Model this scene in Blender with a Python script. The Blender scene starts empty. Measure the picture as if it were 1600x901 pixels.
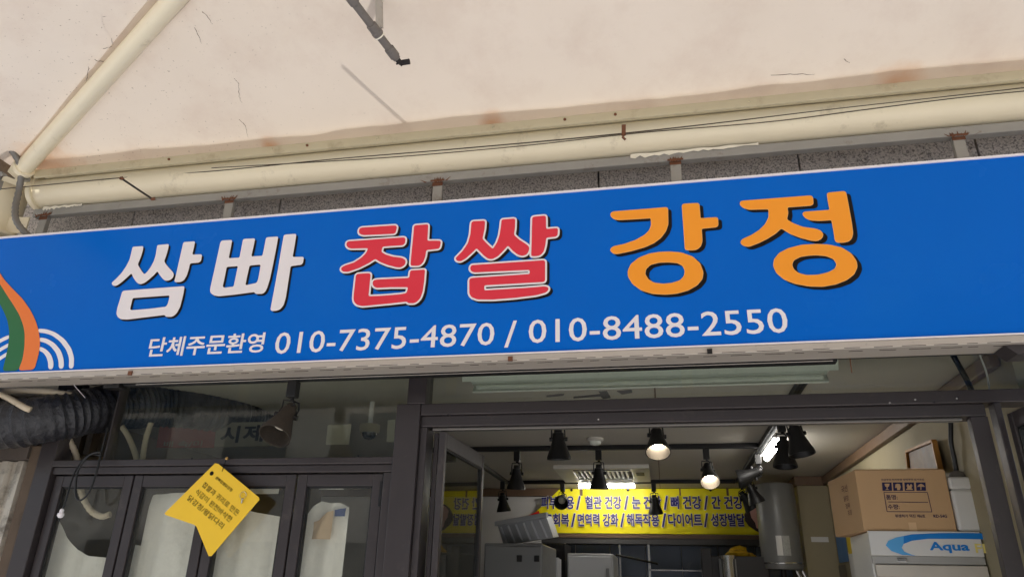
import bpy, bmesh, math, random
import numpy as np
from mathutils import Vector, Matrix, geometry
random.seed(7)
R = math.radians
SC = bpy.context.scene
COL = SC.collection

# ------------------------------------------------------------------ camera, world, sun, exposure
# facade axes seen from the camera (x along the shopfront, y into the shop, z up)
FPX = 1111.0
XA = Vector((5788, -327, -1111)).normalized()
ZA = Vector((65, -2628, 1111)); ZA = (ZA - XA * ZA.dot(XA)).normalized()
YA = ZA.cross(XA)
EYE = Vector((0, 0, 1.6))
cam = bpy.data.cameras.new('camera'); camo = bpy.data.objects.new('camera', cam); COL.objects.link(camo)
cam.sensor_width = 36; cam.lens = 36 * FPX / 1600; cam.clip_end = 500; cam.clip_start = 0.05
right = Vector((XA.x, YA.x, ZA.x)); up = -Vector((XA.y, YA.y, ZA.y)); back = -Vector((XA.z, YA.z, ZA.z))
camo.matrix_world = Matrix(((right.x, up.x, back.x, EYE.x), (right.y, up.y, back.y, EYE.y), (right.z, up.z, back.z, EYE.z), (0, 0, 0, 1)))
SC.camera = camo

SUN_EL, SUN_AZ = 56, 160          # azimuth clockwise from +y: behind the camera, a little to the right
w = bpy.data.worlds.new('World'); SC.world = w; w.use_nodes = True
wn = w.node_tree.nodes; bg = wn['Background']
sky = wn.new('ShaderNodeTexSky'); sky.sky_type = 'NISHITA'; sky.sun_disc = False
sky.sun_elevation = R(SUN_EL); sky.sun_rotation = R(SUN_AZ)
w.node_tree.links.new(sky.outputs[0], bg.inputs[0]); bg.inputs[1].default_value = 0.12
sl = bpy.data.lights.new('sun', 'SUN'); sl.energy = 4.6; sl.angle = R(0.5); sl.color = (1, .97, .93)
so = bpy.data.objects.new('sun', sl); COL.objects.link(so)
sd = Vector((math.sin(R(SUN_AZ)) * math.cos(R(SUN_EL)), math.cos(R(SUN_AZ)) * math.cos(R(SUN_EL)), math.sin(R(SUN_EL))))
so.rotation_euler = sd.to_track_quat('Z', 'Y').to_euler(); so.location = (0, -5, 12)
SC.view_settings.view_transform = 'Standard'; SC.view_settings.look = 'None'
SC.view_settings.gamma = 1; SC.view_settings.use_curve_mapping = False
SC.view_settings.exposure = 0.85
SC.cycles.use_denoising = True
SC.cycles.max_bounces = 10; SC.cycles.transparent_max_bounces = 24; SC.cycles.diffuse_bounces = 5
SC.cycles.caustics_reflective = False; SC.cycles.caustics_refractive = False
SC.cycles.sample_clamp_indirect = 6

# ------------------------------------------------------------------ measuring: pixel of the photograph -> point on a real plane
def ray(px, py):
    v = Vector((px - 800, py - 450.5, FPX)); return Vector((v.dot(XA), v.dot(YA), v.dot(ZA)))
def P(px, py, Y): r = ray(px, py); return EYE + r * (Y / r.y)
def PZ(px, py, Z): r = ray(px, py); return EYE + r * ((Z - 1.6) / r.z)
def PX(px, py, X): r = ray(px, py); return EYE + r * (X / r.x)

# ------------------------------------------------------------------ materials
def lin(c): c /= 255; return c / 12.92 if c <= .04045 else ((c + .055) / 1.055) ** 2.4
def srgb(r, g, b): return (lin(r), lin(g), lin(b), 1)
def mul(c, k): return (min(1, c[0] * k), min(1, c[1] * k), min(1, c[2] * k), 1)
MATS = {}
class N:
    def __init__(s, m): s.t = m.node_tree; s.n = s.t.nodes; s.l = s.t.links
    def a(s, typ, **kw):
        x = s.n.new(typ)
        for k, v in kw.items(): setattr(x, k, v)
        return x
    def k(s, o, i): s.l.new(o, i)
    def math(s, op, a, b=None, clamp=False):
        x = s.n.new('ShaderNodeMath'); x.operation = op; x.use_clamp = clamp
        for i, v in enumerate((a, b)):
            if v is None: continue
            if hasattr(v, 'is_linked'): s.k(v, x.inputs[i])
            else: x.inputs[i].default_value = v
        return x.outputs[0]
    def mix(s, f, a, b):
        x = s.n.new('ShaderNodeMix'); x.data_type = 'RGBA'
        for i, v in ((0, f), (6, a), (7, b)):
            if hasattr(v, 'is_linked'): s.k(v, x.inputs[i])
            else: x.inputs[i].default_value = v
        return x.outputs[2]
    def noise(s, scale, detail=4, co=None, rough=.6):
        x = s.n.new('ShaderNodeTexNoise'); x.inputs['Scale'].default_value = scale; x.inputs['Detail'].default_value = detail
        x.inputs['Roughness'].default_value = rough
        if co is not None: s.k(co, x.inputs['Vector'])
        return x.outputs[0]
    def ramp(s, v, lo, hi):
        x = s.n.new('ShaderNodeMapRange'); x.inputs[1].default_value = lo; x.inputs[2].default_value = hi; s.k(v, x.inputs[0]); return x.outputs[0]
def mat(name, col, rough=.5, metal=0, var=.12, scale=6, bump=0, bscale=80, spec=.5, dirt=0, dirtcol=None, dscale=14, dlo=.58, emit=0, coat=0, rvar=.1):
    if name in MATS: return MATS[name]
    m = bpy.data.materials.new(name); m.use_nodes = True; n = N(m); b = n.n['Principled BSDF']
    tc = n.a('ShaderNodeTexCoord').outputs['Object']
    c = n.mix(n.noise(scale, 5, tc), mul(col, 1 - var), mul(col, 1 + var))
    if dirt:
        c = n.mix(n.math('MULTIPLY', n.ramp(n.noise(dscale, 7, tc, .7), dlo, dlo + .16), dirt, True), c, dirtcol or mul(col, .3))
    n.k(c, b.inputs['Base Color'])
    if rvar: n.k(n.math('ADD', n.math('MULTIPLY', n.noise(scale * 2.3, 4, tc), rvar * 2), rough - rvar), b.inputs['Roughness'])
    else: b.inputs['Roughness'].default_value = rough
    b.inputs['Metallic'].default_value = metal; b.inputs['Specular IOR Level'].default_value = spec
    b.inputs['Coat Weight'].default_value = coat
    if bump:
        bp = n.a('ShaderNodeBump'); bp.inputs['Strength'].default_value = bump; bp.inputs['Distance'].default_value = .01
        n.k(n.noise(bscale, 4, tc), bp.inputs['Height']); n.k(bp.outputs[0], b.inputs['Normal'])
    if emit:
        b.inputs['Emission Color'].default_value = col; b.inputs['Emission Strength'].default_value = emit
    MATS[name] = m; return m
def glass(name, tint=(.86, .88, .84, 1), base=.045, rough=.0, dirt=.0):
    m = bpy.data.materials.new(name); m.use_nodes = True; n = N(m); n.n.remove(n.n['Principled BSDF'])
    out = n.n['Material Output']; lw = n.a('ShaderNodeLayerWeight'); lw.inputs[0].default_value = .16
    f = n.math('ADD', n.math('MULTIPLY', n.math('POWER', lw.outputs['Facing'], 4.2), .95), base, True)
    tr = n.a('ShaderNodeBsdfTransparent'); tr.inputs[0].default_value = tint
    gl = n.a('ShaderNodeBsdfGlossy'); gl.inputs['Roughness'].default_value = rough; gl.inputs[0].default_value = (.95, .95, .95, 1)
    mx = n.a('ShaderNodeMixShader'); n.k(f, mx.inputs[0]); n.k(tr.outputs[0], mx.inputs[1]); n.k(gl.outputs[0], mx.inputs[2])
    last = mx.outputs[0]
    if dirt:
        df = n.a('ShaderNodeBsdfDiffuse'); df.inputs[0].default_value = (.6, .57, .5, 1)
        tc = n.a('ShaderNodeTexCoord').outputs['Object']
        d = n.math('MULTIPLY', n.ramp(n.noise(5, 9, tc, .72), .42, .8), dirt, True)
        m2 = n.a('ShaderNodeMixShader'); n.k(d, m2.inputs[0]); n.k(last, m2.inputs[1]); n.k(df.outputs[0], m2.inputs[2]); last = m2.outputs[0]
    n.k(last, out.inputs[0]); MATS[name] = m; return m

# ------------------------------------------------------------------ objects
BASE = {}
def reg(o, base): BASE[o.name] = Vector(base); return o
def tag(o, label=None, cat=None, group=None, kind=None):
    if label: o['label'] = label
    if cat: o['category'] = cat
    if group: o['group'] = group
    if kind: o['kind'] = kind
    return o
def thing(name, label, cat, loc=(0, 0, 0), group=None):
    o = bpy.data.objects.new(name, None); COL.objects.link(o); o.location = loc; o.empty_display_size = .1
    tag(o, label, cat, group); return reg(o, loc)
def catmull(pts, n=8, closed=False):
    pts = [Vector(p) for p in pts]; out = []; L = len(pts)
    for i in range(L if closed else L - 1):
        p0 = pts[(i - 1) % L] if closed or i > 0 else pts[0] * 2 - pts[1]
        p1 = pts[i]; p2 = pts[(i + 1) % L]
        p3 = pts[(i + 2) % L] if closed or i + 2 < L else p2 * 2 - p1
        for k in range(n):
            t = k / n
            out.append(.5 * ((2 * p1) + (p2 - p0) * t + (2 * p0 - 5 * p1 + 4 * p2 - p3) * t * t + (3 * p1 - p0 - 3 * p2 + p3) * t ** 3))
    if not closed: out.append(pts[-1])
    return out
class MB:
    def __init__(s): s.v = []; s.f = []
    def quad(s, *p):
        i = len(s.v); s.v += [Vector(q) for q in p]; s.f.append(tuple(range(i, i + len(p)))); return s
    def box(s, a, b, rot=None, at=None):
        x0, y0, z0 = (min(a[i], b[i]) for i in range(3)); x1, y1, z1 = (max(a[i], b[i]) for i in range(3))
        vs = [Vector(p) for p in ((x0, y0, z0), (x1, y0, z0), (x1, y1, z0), (x0, y1, z0), (x0, y0, z1), (x1, y0, z1), (x1, y1, z1), (x0, y1, z1))]
        if rot is not None: vs = [rot @ (v - Vector(at)) + Vector(at) for v in vs]
        i = len(s.v); s.v += vs
        s.f += [tuple(i + k for k in q) for q in ((0, 3, 2, 1), (4, 5, 6, 7), (0, 1, 5, 4), (1, 2, 6, 5), (2, 3, 7, 6), (3, 0, 4, 7))]
        return s
    def bar(s, p, q, w, h, upv=(0, 0, 1)):
        p = Vector(p); q = Vector(q); d = (q - p).normalized(); u = Vector(upv); sdv = d.cross(u).normalized() * (w / 2); u = sdv.cross(d).normalized() * (h / 2)
        i = len(s.v)
        for c in (p, q): s.v += [c - sdv - u, c + sdv - u, c + sdv + u, c - sdv + u]
        s.f += [(i, i + 1, i + 2, i + 3), (i + 7, i + 6, i + 5, i + 4)] + [(i + k, i + 4 + k, i + 4 + (k + 1) % 4, i + (k + 1) % 4) for k in range(4)]
        return s
    def tube(s, pts, r, seg=10, cap=True):
        pts = [Vector(p) for p in pts]; n = len(pts); rr = r if isinstance(r, (list, tuple)) else [r] * n
        t0 = (pts[1] - pts[0]).normalized(); u = t0.orthogonal().normalized(); i0 = len(s.v)
        for k in range(n):
            t = (pts[min(k + 1, n - 1)] - pts[max(k - 1, 0)]).normalized()
            u = (u - t * u.dot(t)).normalized(); vv = t.cross(u)
            for j in range(seg):
                a = 2 * math.pi * j / seg; s.v.append(pts[k] + (u * math.cos(a) + vv * math.sin(a)) * rr[k])
        for k in range(n - 1):
            for j in range(seg):
                a = i0 + k * seg + j; b = i0 + k * seg + (j + 1) % seg; s.f.append((a, b, b + seg, a + seg))
        if cap:
            s.f.append(tuple(i0 + j for j in reversed(range(seg)))); s.f.append(tuple(i0 + (n - 1) * seg + j for j in range(seg)))
        return s
    def lathe(s, prof, org, axis, seg=24, cap=False):
        org = Vector(org); ax = Vector(axis).normalized(); u = ax.orthogonal().normalized(); v = ax.cross(u); i0 = len(s.v); n = len(prof)
        for r, h in prof:
            for j in range(seg):
                a = 2 * math.pi * j / seg; s.v.append(org + ax * h + (u * math.cos(a) + v * math.sin(a)) * max(r, 1e-5))
        for k in range(n - 1):
            for j in range(seg):
                a = i0 + k * seg + j; b = i0 + k * seg + (j + 1) % seg; s.f.append((a, b, b + seg, a + seg))
        if cap:
            s.f.append(tuple(i0 + j for j in reversed(range(seg)))); s.f.append(tuple(i0 + (n - 1) * seg + j for j in range(seg)))
        return s
    def prism(s, poly, ext):
        poly = [Vector(p) for p in poly]; ext = Vector(ext); n = len(poly); i = len(s.v); s.v += poly + [p + ext for p in poly]
        s.f.append(tuple(range(i, i + n))); s.f.append(tuple(reversed(range(i + n, i + 2 * n))))
        s.f += [(i + k, i + n + k, i + n + (k + 1) % n, i + (k + 1) % n) for k in range(n)]
        return s
    def build(s, name, m, parent=None, smooth=False, bevel=0, loc=None, kind=None, label=None, cat=None, group=None, fix=True):
        base = BASE[parent.name] if parent is not None else Vector(loc or (0, 0, 0))
        me = bpy.data.meshes.new(name); me.from_pydata([v - base for v in s.v], [], s.f)
        if fix:
            bm = bmesh.new(); bm.from_mesh(me); bmesh.ops.recalc_face_normals(bm, faces=bm.faces); bm.to_mesh(me); bm.free()
        if smooth:
            for p in me.polygons: p.use_smooth = True
        me.materials.append(m)
        o = bpy.data.objects.new(name, me); COL.objects.link(o)
        if parent is not None: o.parent = parent
        else: o.location = base
        if smooth:
            try: me.set_sharp_from_angle(angle=R(40))
            except Exception: pass
        if bevel:
            b = o.modifiers.new('bevel', 'BEVEL'); b.width = bevel; b.segments = 2; b.limit_method = 'ANGLE'; b.angle_limit = R(50)
        tag(o, label, cat, group, kind)
        return reg(o, base)
def copy_tree(o, delta, parent=None):
    c = o.copy(); COL.objects.link(c); c.parent = parent
    if parent is None: c.location = o.location + Vector(delta)
    for ch in [x for x in SC.objects if x.parent == o]: copy_tree(ch, delta, c)
    return c

# flat print: polygons given in photograph pixels inside a crop, laid on the plane y = Y
def smooth_poly(pts, lim, it=2):
    for _ in range(it):
        out = []; n = len(pts)
        for i in range(n):
            a, b = pts[i], pts[(i + 1) % n]; d = (b - a).length; t = min(.25, lim / d if d > 1e-6 else 0)
            out += [a.lerp(b, t), a.lerp(b, 1 - t)]
        pts = out; lim *= .5
    return pts
def fill2d(loops, grow=0):
    """triangles of loops (first outer, rest holes) in 2D, optionally grown by a round pen"""
    verts, faces = [], []
    cu = bpy.data.curves.new('tmp', 'CURVE'); cu.dimensions = '2D'; cu.fill_mode = 'BOTH'
    for lp in loops:
        sp = cu.splines.new('POLY'); sp.points.add(len(lp) - 1)
        for i, p in enumerate(lp): sp.points[i].co = (p.x, p.y, 0, 1)
        sp.use_cyclic_u = True
    ob = bpy.data.objects.new('tmp', cu); me = bpy.data.meshes.new_from_object(ob)
    verts = [Vector((v.co.x, v.co.y)) for v in me.vertices]; faces = [tuple(p.vertices) for p in me.polygons]
    bpy.data.objects.remove(ob); bpy.data.curves.remove(cu); bpy.data.meshes.remove(me)
    if not grow: return verts, faces
    V, F = list(verts), []
    for f in faces:
        a = sum((verts[f[i]].x * verts[f[(i + 1) % len(f)]].y - verts[f[(i + 1) % len(f)]].x * verts[f[i]].y) for i in range(len(f)))
        F.append(f if a > 0 else tuple(reversed(f)))
    for lp in loops:
        n = len(lp)
        for i in range(n):
            a, b = lp[i], lp[(i + 1) % n]
            if (b - a).length < 1e-7: continue
            d = (b - a).normalized(); th = math.atan2(d.y, d.x); k0 = len(V); K = 6
            for j in range(K + 1): an = th - math.pi / 2 + math.pi * j / K; V.append(b + Vector((math.cos(an), math.sin(an))) * grow)
            for j in range(K + 1): an = th + math.pi / 2 + math.pi * j / K; V.append(a + Vector((math.cos(an), math.sin(an))) * grow)
            F.append(tuple(range(k0, len(V))))
    r = geometry.delaunay_2d_cdt(V, [], F, 1, 1e-6)
    return [Vector(v) for v in r[0]], [tuple(f) for f, src in zip(r[2], r[5]) if len(src)]
def sheet(name, tris, Y, m, parent, dx=0, dz=0):
    mb = MB(); mb.v = [Vector((v.x + dx, Y, v.y + dz)) for v in tris[0]]; mb.f = list(tris[1])
    o = mb.build(name, m, parent, fix=False)
    bm = bmesh.new(); bm.from_mesh(o.data)
    for f in bm.faces:
        if f.normal.y > 0: f.normal_flip()
    bm.to_mesh(o.data); bm.free(); return o
def crop_loop(pts, ox, oy, s, Y, lim=1.6):
    q = [P(ox + x / s, oy + y / s, Y) for x, y in pts]; return smooth_poly([Vector((p.x, p.z)) for p in q], lim * .0022)
FONTCACHE = {}
def text_tris(body, bold=0, spacing=1.0):
    key = (body, bold, spacing)
    if key in FONTCACHE: return FONTCACHE[key]
    if bold:
        v0, f0 = text_tris(body, 0, spacing); V, F, cnt = list(v0), [], {}
        for t_ in f0:
            ar = sum(v0[t_[k]].x * v0[t_[(k + 1) % len(t_)]].y - v0[t_[(k + 1) % len(t_)]].x * v0[t_[k]].y for k in range(len(t_)))
            F.append(t_ if ar > 0 else tuple(reversed(t_)))
            for k in range(len(t_)):
                e_ = tuple(sorted((t_[k], t_[(k + 1) % len(t_)]))); cnt[e_] = cnt.get(e_, 0) + 1
        for (a_, b_), n_ in cnt.items():
            if n_ != 1 or (v0[a_] - v0[b_]).length < 1e-6: continue
            d_ = v0[b_] - v0[a_]; th = math.atan2(d_.y, d_.x); k0 = len(V)
            for q_, o_ in ((b_, -math.pi / 2), (a_, math.pi / 2)):
                for k in range(4): an = th + o_ + math.pi * k / 3; V.append(v0[q_] + Vector((math.cos(an), math.sin(an))) * bold)
            F.append(tuple(range(k0, len(V))))
        rr_ = geometry.delaunay_2d_cdt(V, [], F, 1, 1e-6)
        v = [Vector(p) for p in rr_[0]]; tri_ = [tuple(t_) for t_ in rr_[2]]
        # keep what lies in the glyph or within the pen's reach of its outline
        C_ = np.array([[sum(v[k].x for k in t_) / len(t_), sum(v[k].y for k in t_) / len(t_)] for t_ in tri_])
        A_ = np.array([v0[e_[0]][:] for e_, n_ in cnt.items() if n_ == 1]); D_ = np.array([v0[e_[1]][:] for e_, n_ in cnt.items() if n_ == 1]) - A_
        u_ = np.clip(((C_[:, None] - A_[None]) * D_[None]).sum(2) / np.maximum((D_ ** 2).sum(1), 1e-12)[None], 0, 1)
        near = np.sqrt((((C_[:, None] - A_[None]) - u_[..., None] * D_[None]) ** 2).sum(2).min(1)) < bold
        T_ = np.array([[v0[k][:] for k in (t_[0], t_[i_], t_[i_ + 1])] for t_ in f0 for i_ in range(1, len(t_) - 1)])
        cr = lambda a_, b_: (b_[:, 0] - a_[:, 0])[None] * (C_[:, 1][:, None] - a_[:, 1][None]) - (b_[:, 1] - a_[:, 1])[None] * (C_[:, 0][:, None] - a_[:, 0][None])
        w1, w2, w3 = cr(T_[:, 0], T_[:, 1]), cr(T_[:, 1], T_[:, 2]), cr(T_[:, 2], T_[:, 0])
        ins = (((w1 >= 0) & (w2 >= 0) & (w3 >= 0)) | ((w1 <= 0) & (w2 <= 0) & (w3 <= 0))).any(1)
        f = [t_ for t_, k_ in zip(tri_, near | ins) if k_]
        FONTCACHE[key] = (v, f); return v, f
    c = bpy.data.curves.new('tmp', 'FONT'); c.body = body; c.resolution_u = 3; c.space_character = spacing
    o = bpy.data.objects.new('tmp', c); COL.objects.link(o); me = bpy.data.meshes.new_from_object(o)
    v = [Vector((q.co.x, q.co.y)) for q in me.vertices]; f = [tuple(p.vertices) for p in me.polygons]
    bpy.data.objects.remove(o); bpy.data.curves.remove(c); bpy.data.meshes.remove(me)
    FONTCACHE[key] = (v, f); return v, f
def text(name, body, O, U, V, m, parent, bold=0, lift=0.001, spacing=1.0, ref=None):
    """print body into the parallelogram O + u U + v V, lifted towards the viewer side"""
    v, f = text_tris(body, bold, spacing); rv = text_tris(body, ref, spacing)[0] if ref is not None else v
    x0 = min(p.x for p in rv); x1 = max(p.x for p in rv); y0 = min(p.y for p in rv); y1 = max(p.y for p in rv)
    O, U, V = Vector(O), Vector(U), Vector(V); nn = U.cross(V).normalized() * lift
    mb = MB(); mb.v = [O + U * ((p.x - x0) / (x1 - x0)) + V * ((p.y - y0) / (y1 - y0)) + nn for p in v]; mb.f = f
    return mb.build(name, m, parent, fix=False)

# ------------------------------------------------------------------ material set
CREAM = mat('cream_paint', srgb(238, 227, 198), .36, var=.07, scale=3, dirt=.5, dirtcol=srgb(150, 135, 105), dscale=9, dlo=.6, bump=.05, bscale=40)
PAINTFLAKE = mat('paint_flake', srgb(240, 234, 215), .6)
STEEL = mat('grey_steel', srgb(160, 158, 152), .5, .2, var=.12, scale=9, dirt=.6, dirtcol=srgb(110, 92, 74), dscale=11, dlo=.57)
RUST = mat('rust', srgb(112, 72, 50), .9, var=.35, scale=40, bump=.4, bscale=90)
ALU = mat('sign_trim', srgb(190, 180, 168), .4, .25, var=.06, dirt=.5, dirtcol=srgb(95, 85, 75), dscale=30, dlo=.62)
BLUE = mat('sign_blue', srgb(0, 102, 204), .25, var=.07, scale=1.3, rvar=.08, spec=.10, dirt=.22, dirtcol=srgb(20, 112, 205), dscale=2.2, dlo=.52)
LWHITE = mat('letter_white', srgb(240, 234, 236), .35, var=.03, dirt=.35, dirtcol=srgb(150, 140, 135), dscale=70, dlo=.70)
LRED = mat('letter_red', srgb(228, 44, 66), .35, var=.03)
LORANGE = mat('letter_orange', srgb(255, 158, 30), .35, var=.03, dirt=.5, dirtcol=srgb(150, 70, 10), dscale=120, dlo=.72)
LPEACH = mat('letter_edge', srgb(255, 200, 140), .35, var=.02)
LBLACK = mat('letter_black', srgb(14, 12, 12), .45, var=.05, spec=.2)
SGREEN = mat('stripe_green', srgb(30, 104, 46), .35, var=.05)
SORANGE = mat('stripe_orange', srgb(240, 122, 38), .35, var=.05)
FRAME = mat('bronze_frame', srgb(67, 61, 61), .36, .3, var=.08, scale=4, dirt=.25, dirtcol=srgb(120, 110, 100), dscale=14, dlo=.58, spec=.5, rvar=.15)
GASKET = mat('black_rubber', srgb(20, 19, 19), .6)
BLACK = mat('black_metal', srgb(26, 25, 25), .45, .1, var=.15, spec=.4)
DUSTBLACK = mat('dusty_lamp_shell', srgb(46, 38, 29), .75, var=.35, scale=60, dirt=.8, dirtcol=srgb(78, 64, 50), dscale=160, dlo=.55)
REFLECT = mat('lamp_reflector', srgb(200, 195, 180), .25, .8)
GLASS = glass('clear_glass', (.90, .92, .88, 1), .045, 0, .05)
DOORGLASS = glass('reflective_door_glass', (.70, .72, .70, 1), .36, 0, .03)
GLASSD = glass('dusty_glass', (.94, .95, .93, 1), .05, 0, .08)
CHROME = mat('chrome', srgb(210, 208, 205), .2, 1)
GRANITE = mat('granite', srgb(232, 224, 218), .75, var=.25, scale=60, dirt=.9, dirtcol=srgb(84, 78, 75), dscale=130, dlo=.47, bump=.3, bscale=120)
DUCT = mat('black_duct_film', srgb(44, 44, 48), .32, var=.2, scale=30, bump=.9, bscale=55, spec=.5)
HOSE = mat('beige_hose', srgb(200, 184, 158), .6, dirt=.4, dscale=30)
CONDUIT = mat('grey_conduit', srgb(120, 117, 112), .5, .2, dirt=.4)
CONCRETE = mat('concrete', srgb(150, 145, 138), .9, var=.15, scale=3, bump=.3)
WOODTRIM = mat('brown_trim', srgb(110, 86, 66), .5, var=.15)
CEIL = mat('shop_ceiling_paint', srgb(196, 190, 178), .7, var=.05, scale=2)
WALLP = mat('shop_wall_paint', srgb(158, 147, 118), .7, var=.08, scale=2, dirt=.2, dscale=6)
PLASTER = mat('white_wall_paint', srgb(222, 220, 216), .7, var=.04)

# ================================================================== setting
pave = MB()
pave.quad((-40, -60, -.004), (40, -60, -.004), (40, 60, -.004), (-40, 60, -.004))
PAVE = mat('paving_concrete', srgb(182, 180, 178), .85, var=.15, scale=1.5, bump=.2)
pave.build('pavement', PAVE, kind='structure')
CZ = 2.45                                            # shop ceiling height
MB().box((-3.2, 2.7, .0), (1.3, 6.7, .012)).build('shop_floor', mat('floor_tile', srgb(120, 112, 104), .4), kind='structure')
MB().box((-3.3, 2.71, CZ), (1.35, 6.73, CZ + .02)).build('shop_ceiling', CEIL, kind='structure')
MB().box((-3.3, 6.6, .02), (1.36, 6.72, CZ + .012)).build('shop_wall_back', PLASTER, kind='structure')
MB().box((1.25, 2.72, .02), (1.33, 6.59, CZ + .012)).build('shop_wall_right', WALLP, kind='structure')
MB().box((-3.28, 2.72, .02), (-3.2, 6.59, CZ + .012)).build('shop_wall_left', mat('dim_wall', srgb(120, 108, 92), .8), kind='structure')
# ceiling boards' joints: thin cover strips seen as pale lines
t = thing('ceiling_trim', 'brown wooden trim running along the top of the shop walls', 'trim', (0, 6.5, CZ))
MB().box((-3.19, 6.55, CZ - .07), (1.24, 6.598, CZ - .003)).build('trim_board', WOODTRIM, t, bevel=.004)
MB().box((1.215, 2.8, CZ - .06), (1.248, 6.54, CZ - .003)).build('trim_board', WOODTRIM, t, bevel=.004)
MB().box((.0, 2.8, CZ - .005), (.006, 6.54, CZ - .001)).build('joint_strip', WOODTRIM, t)

# ------------------------------------------------------------------ building front above the shop
bld = thing('shop_building', 'speckled grey granite tile wall of the building behind the blue sign', 'building', (0, 2.9, 2.5))
MB().box((-7, 2.765, CZ + .025), (7, 3.1, 9)).build('wall', CONCRETE, bld)
TY = 2.735
tx = [-4.1, -3.45, P(207, 345, TY).x - .0, P(437, 325, TY).x, (P(437, 325, TY).x + P(935, 275, TY).x) / 2, P(935, 275, TY).x, P(1247, 245, TY).x, P(1247, 245, TY).x + .68, 3.0]
for i in range(len(tx) - 1):
    for (z0, z1) in ((CZ + .05, 3.404), (3.412, 4.1)):
        d = random.uniform(-.003, .003)
        MB().box((tx[i] + .004, TY + d, z0), (tx[i + 1] - .004, 2.764, z1)).build('granite_tile', GRANITE, bld, bevel=.002)
fl = MB().box((-7, 2.352, 3.440), (7, 2.728, 3.448)); fl.box((-7, 2.352, 3.343), (7, 2.358, 3.4398)); fl.build('gap_sun_shield', CREAM, bld)  # sheet and lip added to keep sun out of the gap behind the beam
MB().box((-7, 2.70, CZ - .02), (7, 2.76, CZ + .02)).build('lintel', mat('dark_lintel', srgb(60, 56, 54), .8), bld)

# ------------------------------------------------------------------ canopy membrane (hip roof of cream fabric)
EY, EZ, EX = 2.345, 3.345, -2.86                     # eave along the shop, and the corner
SL = .422
def on_fabric(px, py):
    q = ray(px, py); t_ = (EZ - 1.6 + EY * SL - .02) / (q.z + SL * q.y); return EYE + q * t_
RY = .95; H0 = Vector((EX, EY, EZ)); HD = on_fabric(262, 0) - H0; HD.z = -HD.y * SL; tH = (RY - EY) / HD.y; H1 = H0 + HD * tH
m = bpy.data.materials.new('canopy_fabric'); m.use_nodes = True; n = N(m); b = n.n['Principled BSDF']; out = n.n['Material Output']
tc = n.a('ShaderNodeTexCoord').outputs['Object']; sep = n.a('ShaderNodeSeparateXYZ'); n.k(tc, sep.inputs[0])
c = n.mix(n.noise(1.6, 4, tc), srgb(196, 184, 169), srgb(210, 199, 185))
# soft pink-grey cloudy dirt
c = n.mix(n.math('MULTIPLY', n.ramp(n.noise(4, 8, tc, .7), .48, .78), .45, True), c, srgb(180, 160, 146))
# specks, denser on the left
left = n.ramp(sep.outputs[0], -.9, -2.4)
speck = n.math('MULTIPLY', n.ramp(n.noise(95, 3, tc, .5), .685, .72), n.math('ADD', n.math('MULTIPLY', left, .7), .06), True)
c = n.mix(speck, c, srgb(86, 72, 60))
mp = n.a('ShaderNodeMapping'); mp.inputs['Scale'].default_value = (6, 22, 6); mp.inputs['Rotation'].default_value = (0, 0, .7); n.k(tc, mp.inputs[0])
scr = n.math('MULTIPLY', n.ramp(n.noise(2.2, 9, mp.outputs[0], .75), .68, .72), n.math('ADD', n.math('MULTIPLY', left, .6), .12), True)
c = n.mix(scr, c, srgb(120, 100, 84))
# rust run-off at the fixing bolts
for (px, py, rr, k) in ((85, 262, .22, .55), (425, 238, .06, .8), (770, 202, .07, .7), (1400, 128, .10, .5), (1385, 120, .04, .4)):
    q = P(px, py, EY); vd = n.a('ShaderNodeVectorMath', operation='DISTANCE'); n.k(tc, vd.inputs[0]); vd.inputs[1].default_value = (q.x, EY - .01, EZ + .01)
    dd = n.math('ADD', vd.outputs['Value'], n.math('MULTIPLY', n.math('SUBTRACT', n.noise(16, 5, tc), .5), rr * 1.2))
    c = n.mix(n.math('MULTIPLY', n.ramp(dd, rr, rr * .1), k, True), c, srgb(184, 142, 102))
n.k(c, b.inputs['Base Color']); b.inputs['Roughness'].default_value = .55; b.inputs['Specular IOR Level'].default_value = .25
trn = n.a('ShaderNodeBsdfTranslucent'); n.k(c, trn.inputs[0])
mx = n.a('ShaderNodeMixShader'); mx.inputs[0].default_value = .22; n.k(b.outputs[0], mx.inputs[1]); n.k(trn.outputs[0], mx.inputs[2]); n.k(mx.outputs[0], out.inputs[0])
bp = n.a('ShaderNodeBump'); bp.inputs['Strength'].default_value = .25; bp.inputs['Distance'].default_value = .02; n.k(n.noise(2.5, 3, tc), bp.inputs['Height']); n.k(bp.outputs[0], b.inputs['Normal'])
FABRIC = m
HEMF = m.copy(); HEMF.name = 'hem_fabric'; [setattr(x.inputs[k], 'default_value', mul(x.inputs[k].default_value, 1.16)) for x in list(HEMF.node_tree.nodes) if x.type == 'MIX' for k in (6, 7) if not x.inputs[k].is_linked]; [x for x in HEMF.node_tree.nodes if x.type == 'MIX_SHADER'][0].inputs[0].default_value = .5
can = thing('canopy', 'cream fabric canopy roof overhead with rust-stained hem along the shopfront', 'canopy', (0, 0, 0))
def facet(name, quad4, nu, nv):
    mb = MB(); a, bq, cq, dq = [Vector(p) for p in quad4]
    for j in range(nv + 1):
        for i in range(nu + 1):
            u, v = i / nu, j / nv; p = (a.lerp(bq, u)).lerp(dq.lerp(cq, u), v)
            p.z += -.035 * math.sin(math.pi * v) * min(1, 4 * u * (1 - u) + .3) + .003 * math.sin(u * 37 + v * 5)
            mb.v.append(p)
    for j in range(nv):
        for i in range(nu):
            k = j * (nu + 1) + i; mb.f.append((k, k + 1, k + nu + 2, k + nu + 1))
    return mb.build(name, FABRIC, can, smooth=True, fix=False)
XR = 5.0
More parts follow.
